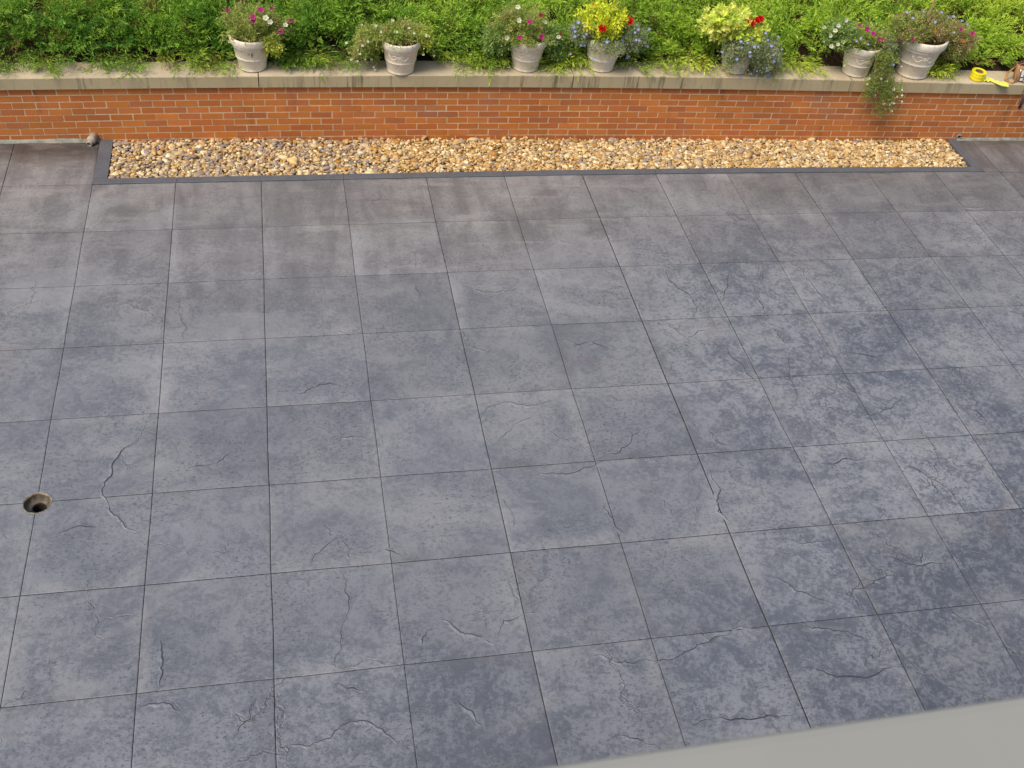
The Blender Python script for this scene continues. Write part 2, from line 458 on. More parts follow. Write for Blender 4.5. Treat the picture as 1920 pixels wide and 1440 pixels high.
for r in range(len(ys)-1):
    for q in range(len(xs)-1):
        y1, y0 = ys[r], ys[r+1]
        x0, x1 = xs[q]+W(q), xs[q+1]-W(q+1)
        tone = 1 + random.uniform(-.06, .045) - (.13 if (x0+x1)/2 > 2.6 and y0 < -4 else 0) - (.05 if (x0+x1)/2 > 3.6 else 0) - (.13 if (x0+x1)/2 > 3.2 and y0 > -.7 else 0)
        if r == 0:
            if x1 <= PX0+.01: add_cell(x0, min(x1, PX0-.003), y0+JH[1], y1, tone)
            elif x0 >= 4.9 and x0 < PX1:  add_cell(PX1+.003, x1, y0+JH[1], y1, tone)
            elif x0 > PX1: add_cell(x0, x1, y0+JH[1], y1, tone)
            continue
        if r == 1: y1 = y1 - (.003 if x0 > -1.81 else 0)
        add_cell(x0, x1, y0+JH[r+1], y1-JH[r], tone)
# the front strip of the first row keeps clear of the curb; cut the drain hole by dropping nearby verts is done with a boolean below
npat = len(F)
# joints bed
k0 = len(V)
def bedrect(x0, x1, y0, y1):
    k = len(V); V.extend([(x0, y0, -.009), (x1, y0, -.009), (x1, y1, -.009), (x0, y1, -.009)]); C.extend([(0, 1, 0, .5)]*4); F.append((k, k+1, k+2, k+3))
xa_, xb_ = xs[0]-.05, xs[-1]+.05; q_ = .064
bedrect(xa_, xb_, -6.75, DR[1]-q_); bedrect(xa_, DR[0]-q_, DR[1]-q_, DR[1]+q_); bedrect(DR[0]+q_, xb_, DR[1]-q_, DR[1]+q_)
bedrect(xa_, xb_, DR[1]+q_, -.02); bedrect(xa_, PX0+.01, -.02, .7); bedrect(PX1-.01, xb_, -.02, .7)
ids = [0]*npat + [1]*6
# hand-placed stamp creases: a raised lip with a dark dyed crevice beside it
CRACKS = [[(-0.258,-3.682),(-0.246,-3.817),(-0.252,-3.977),(-0.286,-4.096),(-0.33,-4.233)],[(-0.602,-4.628),(-0.462,-4.633),(-0.367,-4.607),(-0.316,-4.553),(-0.231,-4.537),(-0.173,-4.566),(-0.118,-4.621),(-0.063,-4.673)],[(0.191,-4.029),(0.263,-4.085),(0.335,-4.14),(0.397,-4.163),(0.456,-4.21)],[(0.471,-4.156),(0.518,-4.083),(0.604,-4.061),(0.702,-4.05)],[(0.915,-4.327),(1.011,-4.375),(1.113,-4.402),(1.236,-4.402),(1.429,-4.359),(1.56,-4.302),(1.854,-4.283)],[(1.972,-3.967),(2.066,-4.04),(2.156,-4.119),(2.252,-4.178)],[(2.334,-4.164),(2.407,-4.104),(2.547,-4.067),(2.708,-4.06),(2.816,-4.098)],[(2.988,-3.784),(2.901,-3.926),(2.856,-4.049)],[(2.026,-4.294),(2.146,-4.325),(2.267,-4.355),(2.387,-4.418)],[(1.931,-4.533),(2.082,-4.582),(2.269,-4.615),(2.458,-4.583)],[(2.183,-1.194),(2.178,-1.32),(2.209,-1.505),(2.285,-1.641),(2.292,-1.717),(2.226,-1.827)],[(3.245,-1.307),(3.194,-1.475),(3.233,-1.662),(3.283,-1.831)],[(2.361,-2.129),(2.379,-2.273),(2.406,-2.404),(2.463,-2.499)],[(2.461,-1.699),(2.578,-1.529),(2.678,-1.318)],[(2.736,-1.477),(2.75,-1.66),(2.698,-1.889)],[(2.875,-1.361),(2.841,-1.576)],[(2.121,-2.041),(2.294,-1.972)],[(2.828,-2.175),(2.683,-2.452),(2.632,-2.695)],[(2.85,-2.762),(3.034,-2.84),(3.214,-2.808),(3.365,-2.684)],[(3.217,-2.259),(3.348,-2.312)],[(3.237,-2.471),(3.46,-2.566)],[(-1.279,-2.511),(-1.326,-2.675),(-1.442,-2.826),(-1.472,-2.959),(-1.431,-3.133),(-1.339,-3.287),(-1.276,-3.329)],[(-1.162,-1.402),(-1.121,-1.619),(-1.107,-1.826)],[(-0.305,-2.812),(-0.196,-2.746),(-0.075,-2.749),(-0.003,-2.798)],[(0.857,-3.13),(1.04,-3.148),(1.281,-3.068)],[(1.253,-3.052),(1.475,-2.944),(1.571,-2.834)],[(0.644,-3.288),(0.686,-3.389),(0.672,-3.5)],[(-0.03,-3.569),(0.061,-3.632)],[(-0.404,-3.632),(-0.344,-3.535),(-0.271,-3.454)],[(-1.132,-3.994),(-1.114,-4.114),(-1.119,-4.254)],[(-0.373,-4.292),(-0.279,-4.36),(-0.183,-4.395)],[(0.207,-4.478),(0.283,-4.557),(0.319,-4.643)],[(1.207,-3.365),(1.229,-3.522),(1.269,-3.601)],[(0.949,-2.665),(0.805,-2.742),(0.687,-2.862)],[(0.396,-1.029),(0.381,-1.33),(0.414,-1.506)],[(0.615,-1.85),(0.661,-2.011),(0.789,-2.072)],[(3.008,-3.212),(3.169,-3.314),(3.221,-3.489),(3.097,-3.599)],[(2.476,-3.161),(2.656,-3.221),(2.874,-3.199),(3.102,-3.308)],[(2.686,-3.902),(2.836,-3.992),(3.068,-3.981)],[(1.895,-3.19),(1.905,-3.356),(1.839,-3.508),(1.898,-3.611)],[(0.888,-4.758),(0.983,-4.784),(1.051,-4.82),(1.128,-4.864)],[(1.278,-4.754),(1.418,-4.731),(1.569,-4.759),(1.705,-4.759),(1.826,-4.797)],[(4.861,-0.636),(5.111,-0.617)],[(4.106,-0.75),(3.997,-0.888)],[(-0.422,-2.363),(-0.292,-2.28),(-0.167,-2.3)],[(1.333,-2.062),(1.469,-2.019),(1.555,-2.105)],[(-1.665,-3.288),(-1.566,-3.245),(-1.459,-3.274)],[(0.752,-1.412),(0.924,-1.482),(1.099,-1.434)],[(3.644,-2.807),(3.8,-2.869),(3.833,-3.016)],[(2.123,-3.73),(2.23,-3.779),(2.428,-3.762)],[(-1.206,-4.352),(-1.115,-4.337),(-1.02,-4.39)],[(-0.786,-4.539),(-0.716,-4.469),(-0.691,-4.364)],[(0.131,-4.084),(0.094,-4.172)],[(2.869,-4.243),(2.908,-4.349),(3.049,-4.432)],[(0.629,-2.636),(0.74,-2.555),(0.933,-2.581),(1.107,-2.54)],[(-1.046,-2.904),(-0.905,-2.878),(-0.82,-2.805)]]
for cr in CRACKS:
    P = [Vector((a, b, 0)) for a, b in cr]
    # refine with jitter
    for _ in range(3):
        Q = [P[0]]
        for a, b in zip(P, P[1:]):
            d = (b-a); nrm = Vector((-d.y, d.x, 0))
            Q += [(a+b)/2 + nrm*random.uniform(-.15, .15), b]
        P = Q
    side = random.choice((-1, 1)); n = len(P); k0 = len(V); ph = random.uniform(0, 9)
    for i, p in enumerate(P):
        d = (P[min(i+1, n-1)] - P[max(i-1, 0)]).normalized(); nn = Vector((-d.y, d.x, 0))*side
        e = math.sin(math.pi*i/(n-1))**.6 * max(.08, min(1.1, 2.3*vnoise(i*.30+ph, ph, 4)-.25))
        for off, z in ((-.020*e, -.0012), (-.004*e, .0024*e+.0004), (.0002, .0021*e+.0003), (.0012*e+.0002, .0011), (.0056*e+.0003, .0009)):
            q = p + nn*off; V.append((q.x, q.y, z)); C.append((min(1, mott(q.x, q.y)+.15), 1.03, min(1, 1/(1+math.exp(-(q.y+1)*2.6))), .5))
    for i in range(n-1):
        for a in range(4):
            F.append((k0+i*5+a, k0+i*5+a+1, k0+(i+1)*5+a+1, k0+(i+1)*5+a)[::(1 if side < 0 else -1)]); ids.append(1 if False else (2 if a >= 2 else 0))
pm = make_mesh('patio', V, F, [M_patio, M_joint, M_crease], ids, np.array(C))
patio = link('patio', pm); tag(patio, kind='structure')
# a real round hole for the drain
cb = MB(); cb.lathe([(.0001, -.2), (DR[2], -.2), (DR[2], .1), (.0001, .1)], 40)
cut = cb.build('cutter', [M_patio], None, (DR[0], DR[1], 0))
bm_ = patio.modifiers.new('hole', 'BOOLEAN'); bm_.operation = 'DIFFERENCE'; bm_.object = cut; bm_.solver = 'FAST'
# (the sheet is open, so cut it directly instead: remove faces under the hole and re-fan them)
patio.modifiers.remove(bm_); bpy.data.objects.remove(cut)
import bmesh
bm = bmesh.new(); bm.from_mesh(pm)
cx, cy, cr_ = DR
N = 20
for k in range(N):
    a = 2*math.pi*(k+.5)/N; nx_, ny_ = math.cos(a), math.sin(a)
    co = Vector((cx+nx_*cr_, cy+ny_*cr_, 0))
    near = [f for f in bm.faces if (f.calc_center_median().xy - Vector((cx, cy))).length < .35 and f.calc_center_median().z > -.008]
    geom = set(near)
    for f in near: geom.update(f.edges); geom.update(f.verts)
    bmesh.ops.bisect_plane(bm, geom=list(geom), plane_co=co, plane_no=(nx_, ny_, 0))
kill = [f for f in bm.faces if (f.calc_center_median().xy - Vector((cx, cy))).length < cr_*1.0 and all((v.co.xy-Vector((cx, cy))).length < cr_*1.04 and v.co.z > -.008 for v in f.verts)]
bmesh.ops.delete(bm, geom=kill, context='FACES')
bm.to_mesh(pm); bm.free()

gb = MB()
# subgrade under patio (with drain pit clearance), terrace soil behind the wall, lawn to the horizon
gb.add([(-200, -200, -.35), (200, -200, -.35), (200, .3, -.35), (-200, .3, -.35)], [(0, 1, 2, 3)])
g1 = gb.build('ground', [simple('bare_earth', (.10, .075, .05), (.16, .12, .08), 3, .95, .5, .02)]); tag(g1, kind='structure')
def hz(x, d):
    """height of the soil bank d metres behind the coping's back edge"""
    return .50 + .16*(1-np.exp(-np.maximum(d, 0)/.5)) + .055*np.maximum(d, 0)
gx = np.linspace(-9, 14, 60); gd = np.array([-.02, .05, .15, .3, .5, .8, 1.2, 1.8, 2.6, 3.6, 5, 8, 14, 40, 190])
V = []; 
for d in gd:
    for x in gx:
        xx = x*(1 if d < 5 else d/5)
        V.append((xx, wyS(x)+.21+d, hz(x, min(d, 6))+.03*vnoise(x*3, d*3)))
n = len(gx)
F = [(a*n+b, a*n+b+1, (a+1)*n+b+1, (a+1)*n+b) for a in range(len(gd)-1) for b in range(n-1)]
tl = NT('bank_soil_and_lawn'); o_ = tl.obj(); sy = tl.n('ShaderNodeSeparateXYZ'); tl.l(o_, sy.inputs[0])
gm = tl.fin(tl.mix(tl.ramp(sy.outputs[1], 3.4, 3.7), (.055, .032, .018), tl.mix(tl.noise(o_, 9, 5, .6), (.05, .10, .015), (.13, .19, .04))), .95)
bank = link('terrain', make_mesh('terrain', V, F, [gm], smooth=True)); tag(bank, kind='structure')

# ------------------------------------------------------------------ planter curb and gravel
cbm = MB()
ZC = .010
def curbbox(x0, x1, y0, y1, joint=True): cbm.box(x0, x1, y0, y1, -.12, ZC)
def wfy(x, y): return warp(x, y)
edges = [PX0, -1.21, 0.0, 1.236, 2.47, 3.66, 4.6, PX1]
for a, b in zip(edges, edges[1:]):
    a2 = a+(.0012 if a > PX0 else 0); b2 = b-(.0012 if b < PX1 else 0)
    k = 5
    for i in range(k):
        u = a2+(b2-a2)*i/k; v = a2+(b2-a2)*(i+1)/k
        f0, f1 = wfy(u, PY0), wfy(v, PY0)
        cbm.add([(u, f0, -.12), (v, f1, -.12), (v, f1+CF, -.12), (u, f0+CF, -.12), (u, f0+.004, ZC), (v, f1+.004, ZC), (v, f1+CF, ZC), (u, f0+CF, ZC), (u, f0, ZC-.005), (v, f1, ZC-.005)],
                [(8, 9, 5, 4), (0, 1, 9, 8), (4, 5, 6, 7), (7, 6, 2, 3)] + ([(0, 8, 4, 7, 3)] if i == 0 else []) + ([(1, 2, 6, 5, 9)] if i == k-1 else []))
cbm.box(PX0, PX0+CURB+.01, wfy(PX0, PY0)+CF+.0015, float(wyS(PX0))-.002, -.12, ZC+.0005)
cbm.box(PX1-CURB, PX1, wfy(PX1, PY0)+CF+.0015, float(wyS(PX1))-.002, -.12, ZC+.0005)
curb = cbm.build('planter_curb', [M_curb]); tag(curb, 'narrow smooth dark grey concrete curb framing the strip of tan pebbles', 'curb')

bb = MB(); bb.add([(PX0+.05, -.02, -.034), (PX1-.05, -.06, -.034), (PX1-.05, .45, -.022), (2, .52, -.022), (PX0+.05, .58, -.022)], [(0, 1, 2, 3, 4)])
bed = bb.build('gravel_bed', [M_sand]); tag(bed, kind='structure')

# pebbles: bumpy ellipsoids of river stone
bm = bmesh.new(); bmesh.ops.create_icosphere(bm, subdivisions=2, radius=1)
ico_v = np.array([v.co[:] for v in bm.verts]); ico_f = np.array([[v.index for v in f.verts] for f in bm.faces]); bm.free()
protos = []
for k in range(10):
    q = ico_v.copy()
    for _ in range(3):
        d = rng.normal(size=3); d /= np.linalg.norm(d); s = q@d; q -= np.outer(np.maximum(s-.72, 0)*.8, d)
    protos.append(q*(1+.07*rng.normal(size=(len(q), 1))))
protos = np.array(protos)
sp = .0192
gxs, gys = np.meshgrid(np.arange(PX0+CURB+.008, PX1-CURB, sp), np.arange(-.08, .60, sp*.82))
px_ = gxs.ravel()+rng.normal(0, .006, gxs.size); py_ = gys.ravel()+rng.normal(0, .006, gxs.size)
front = np.array([warp(x, PY0) for x in px_])+CF
n0 = len(px_)
size = np.exp(rng.normal(-4.45, .34, n0)); size = np.clip(size, .008, .036)
ok = (py_ > front+size*.75) & (py_ < wyS(px_)-size*.5) & (px_ > PX0+CURB+size*.8) & (px_ < PX1-CURB-size*.8)
px_, py_, size, front = px_[ok], py_[ok], size[ok], front[ok]
# a second, looser layer
t = (py_-front)/.5
pz = -.020 + .014*t + rng.normal(0, .006, len(px_)) + .012*(vnoise(px_*5, py_*7, 5)-.5)
pz = np.minimum(pz, .030+.02*t)
m2 = rng.random(len(px_)) < .35
px_ = np.concatenate([px_, px_[m2]+rng.normal(0, .008, m2.sum())]); py_ = np.concatenate([py_, py_[m2]+rng.normal(0, .004, m2.sum())])
pz = np.concatenate([pz, pz[m2]+.010]); size = np.concatenate([size, size[m2]*1.15])
py_ = np.clip(py_, -1, wyS(px_)-size*.45); 
px_ = np.clip(px_, PX0+CURB+.01+size*.8, PX1-CURB-size*.8-.002)
n = len(px_)
ax = rng.random(n)*2*np.pi
S = np.stack([size*rng.uniform(1.0, 1.45, n), size*rng.uniform(.7, 1.0, n), size*rng.uniform(.45, .75, n)], 1)
Vp = protos[rng.integers(0, 10, n)] * S[:, None, :]
ti = rng.normal(0, .28, n); ci, si = np.cos(ti), np.sin(ti)
y_ = Vp[:, :, 1]*ci[:, None]-Vp[:, :, 2]*si[:, None]; z_ = Vp[:, :, 1]*si[:, None]+Vp[:, :, 2]*ci[:, None]; x_ = Vp[:, :, 0]
ca, sa = np.cos(ax)[:, None], np.sin(ax)[:, None]
Vp = np.stack([x_*ca-y_*sa, x_*sa+y_*ca, z_], 2) + np.stack([px_, py_, pz], 1)[:, None, :]
pal = np.array([(.58, .41, .18), (.52, .33, .12), (.66, .52, .28), (.74, .63, .40), (.38, .25, .13), (.36, .27, .20), (.42, .21, .05), (.29, .25, .235), (.55, .43, .28), (.47, .36, .22)])*1.03
wleft = np.array([.13, .10, .13, .09, .12, .13, .03, .14, .07, .06]); wmid = np.array([.19, .21, .15, .11, .06, .04, .10, .02, .09, .03]); wr = np.array([.19, .15, .18, .15, .06, .05, .04, .03, .10, .05])
reg = vnoise(px_*1.4+3, py_*3, 6)
cls = np.where(px_ < .35+.5*(reg-.5), 0, np.where(px_ < 1.9, 1, 2))
ci_ = np.zeros(n, int)
for k, w_ in enumerate((wleft, wmid, wr)):
    q = cls == k; ci_[q] = rng.choice(10, q.sum(), p=w_/w_.sum())
pc = pal[ci_]*rng.uniform(.8, 1.15, (n, 1)); pc = np.clip(pc, 0, .85)
Fp = (ico_f[None]+(np.arange(n)*len(ico_v))[:, None, None]).reshape(-1, 3)
gravel = link('gravel', make_mesh('gravel', Vp.reshape(-1, 3), Fp, [M_pebble], col=np.repeat(pc, len(ico_v), axis=0), smooth=True))
tag(gravel, 'tan and cream river pebbles filling the strip along the foot of the brick wall', 'gravel', kind='stuff')

# ------------------------------------------------------------------ brick wall
wall = empty('brick_wall', (0, 0, 0)); tag(wall, 'low orange brick retaining wall with pale stone coping behind the patio', 'wall')
BL, BH, MO = .165, .0538, .0088
bw = MB()
rows = 10
def wallstrip(m, xa, xb, f_y, z0f, z1f, mat, col, n=1):
    pass
VB = []; FB = []; CB = []
base_c = [(.54, .182, .050), (.52, .165, .046), (.56, .195, .050), (.51, .172, .050), (.54, .19, .043), (.47, .160, .058)]
for r in range(rows):
    zt_off = -MO*.6 - r*BH - .004; zb_off = zt_off-(BH-MO)
    sh = (r % 2)*.5*BL + random.uniform(-.012, .012)
    k = 0
    x = X0 - BL + sh
    while x < X1:
        a, b = x+MO/2+random.uniform(-.0015, .0015), x+BL-MO/2+random.uniform(-.0015, .0015)
        o_ = random.uniform(-.0012, .0012)
        dz = random.uniform(-.001, .001)
        k0 = len(VB)
        for xx, inset in ((a, 0), (b, 0)):
            zz1 = float(cbotS(xx))+zt_off+dz; zz0 = float(cbotS(xx))+zb_off+dz; yy = float(wyS(xx))
            VB += [(xx, yy+o_, zz0), (xx, yy+o_, zz1), (xx, yy+.02, zz0), (xx, yy+.02, zz1)]
        FB += [(k0, k0+4, k0+5, k0+1), (k0+1, k0+5, k0+7, k0+3), (k0+2, k0+6, k0+4, k0), (k0+2, k0, k0+1, k0+3), (k0+4, k0+6, k0+7, k0+5)]
        c = np.array(random.choice(base_c))*random.uniform(.88, 1.08); CB += [tuple(c)]*8
        x += BL
nb = len(FB)
# mortar backing following the wall's line
xsn = np.arange(X0-.2, X1+.2, .25); k0 = len(VB)
for x in xsn:
    y = float(wyS(x))+.0022; VB += [(x, y, -.3), (x, y, float(cbotS(x))-.001)]; CB += [(1, 1, 1)]*2
for i in range(len(xsn)-1): FB.append((k0+2*i, k0+2*i+2, k0+2*i+3, k0+2*i+1))
brickwork = link('brickwork', make_mesh('brickwork', VB, FB, [M_brick, M_mortar], [0]*nb+[1]*(len(FB)-nb), np.array(CB)), wall)
# coping stones with eased edges
CJ = [X0, -3.05, -.585, 1.837, 4.189, 5.80, 7.9, X1]
OVER, DEEP = .022, .235
for a, b in zip(CJ, CJ[1:]):
    g = .0035 if abs(b-5.8) > .01 and abs(a-5.8) > .01 else .008
    xx = np.linspace(a+g, b-g, max(4, int((b-a)/.12))); V = []; F = []
    e = .006
    dz = random.uniform(-.0015, .0015)
    for x in xx:
        y = float(wyS(x)); t_ = float(ctopS(x))+dz; bt = float(cbotS(x)); wv_ = .0015*(vnoise(x*9, 3, 2)-.5)
        V += [(x, y-OVER+wv_, bt), (x, y-OVER+wv_, t_-e), (x, y-OVER+e*.5, t_-e*.35), (x, y-OVER+e+wv_, t_), (x, y+DEEP-OVER, t_+.002), (x, y+DEEP-OVER, bt)]
    for i in range(len(xx)-1):
        for q in range(6): F.append((i*6+q, (i+1)*6+q, (i+1)*6+(q+1) % 6, i*6+(q+1) % 6))
    F += [(0, 1, 2, 3, 4, 5), tuple((len(xx)-1)*6+q for q in (5, 4, 3, 2, 1, 0))]
    link('coping_stone', make_mesh('coping_stone', V, F, [M_cop]), wall)
# mortar fillet at the foot where the patio meets the wall
for a, b in ((X0, PX0-.004), (PX1+.004, X1)):
    V = []; F = []; xx = np.arange(a, b, .04)
    for x in xx:
        y = float(wyS(x)); w_ = .014+.016*vnoise(x*7, 1, 3); V += [(x, y-w_, -.002), (x, y-w_*.4, .014), (x, y+.004, .020+.008*vnoise(x*9, 2, 1))]
    for i in range(len(xx)-1):
        for q in range(2): F.append((i*3+q, i*3+3+q, i*3+4+q, i*3+1+q))
    link('mortar_fillet', make_mesh('mortar_fillet', V, F, [M_fillet]), wall)

# ------------------------------------------------------------------ pipe outlet, weep hole, drain
t = empty('pipe_outlet', (-1.835, float(wyS(-1.835)), .043), (math.radians(90+14), 0, math.radians(-20)))
tag(t, 'short weathered pipe stub sticking out of the wall foot beside the left curb corner', 'pipe')
a = MB(); a.lathe([(.024, -.03), (.030, -.03), (.030, .03), (.0335, .033), (.0335, .058), (.029, .066), (.024, .068)], 28); a.build('socket', [M_pvc], t, smooth=True)
a = MB(); a.lathe([(.021, .0), (.0225, .066), (.0225, .092), (.0165, .094), (.0155, .05), (.0155, -.02)], 28); a.build('nozzle', [M_pvc], t, smooth=True)
a = MB(); a.disc(.0154, .055, 24); a.build('bore', [M_dark], t)
t = empty('weep_hole', (5.385, float(wyS(5.385)), .032), (math.radians(90), 0, math.radians(-8)))
tag(t, 'small dark weep hole ringed with mortar in the brick beside the curb end', 'weep hole')
a = MB(); a.lathe([(.024, -.01), (.024, .008), (.017, .012), (.013, .010), (.012, -.01)], 20, wob=lambda a_, z: .0012*math.sin(3*a_+z*90)); a.build('mortar_ring', [M_fillet], t, smooth=True)
a = MB(); a.disc(.0122, .006, 20); a.build('opening', [M_dark], t)

t = empty('floor_drain', (DR[0], DR[1], 0)); tag(t, 'open round rusty drain sunk in the patio where two joints cross', 'drain')
wob = lambda a_, z: .0012*math.sin(5*a_+z*200)+.0008*math.sin(11*a_)
a = MB(); a.lathe([(.0735, .0005), (.0725, .0022), (.070, .0022), (.0675, -.001), (.0655, -.006)], 44, wob=wob); a.build('rim', [M_rim], t, smooth=True)
a = MB(); a.lathe([(.0655, -.006), (.062, -.022), (.058, -.034), (.050, -.040), (.036, -.046), (.034, -.050)], 44, wob=wob); a.build('bowl', [M_iron], t, smooth=True)
a = MB(); a.lathe([(.0345, -.044), (.035, -.040), (.031, -.040), (.030, -.050), (.030, -.19)], 40); a.disc(.0302, -.185, 40); a.build('outlet', [M_dark], t, smooth=True)

# ------------------------------------------------------------------ near ledge of the house the picture is taken from
t = empty('house_wall', (0, -6.9235, 0), (0, 0, math.radians(1.1))); tag(t, 'smooth pale grey painted ledge of the house, cutting across the bottom right corner', 'house wall')
a = MB()
LY = -6.793+6.93
prof = [(-.9, 3.80), (LY-.004, 3.80), (LY, 3.806), (LY, 3.893), (LY-.0015, 3.8975), (LY-.004, 3.8995), (LY-.009, 3.90), (-.9, 3.915)]
V = [(x, y, z) for x in (-4, -2, 0, 2, 6) for (y, z) in prof]; n = len(prof)
F = [(i*n+k, i*n+(k+1) % n, (i+1)*n+(k+1) % n, (i+1)*n+k) for i in range(4) for k in range(n)] + [tuple(range(n))[::-1], tuple(4*n+k for k in range(n))]
a.add(V, [f[::-1] for f in F]); a.build('ledge', [M_ledge], t)
a = MB(); a.box(-4, 6, -.9, LY-.06, -.3, 3.799)
a.build('wall', [simple('house_render', (.42, .40, .36), (.50, .48, .43), 6, .9)], t)

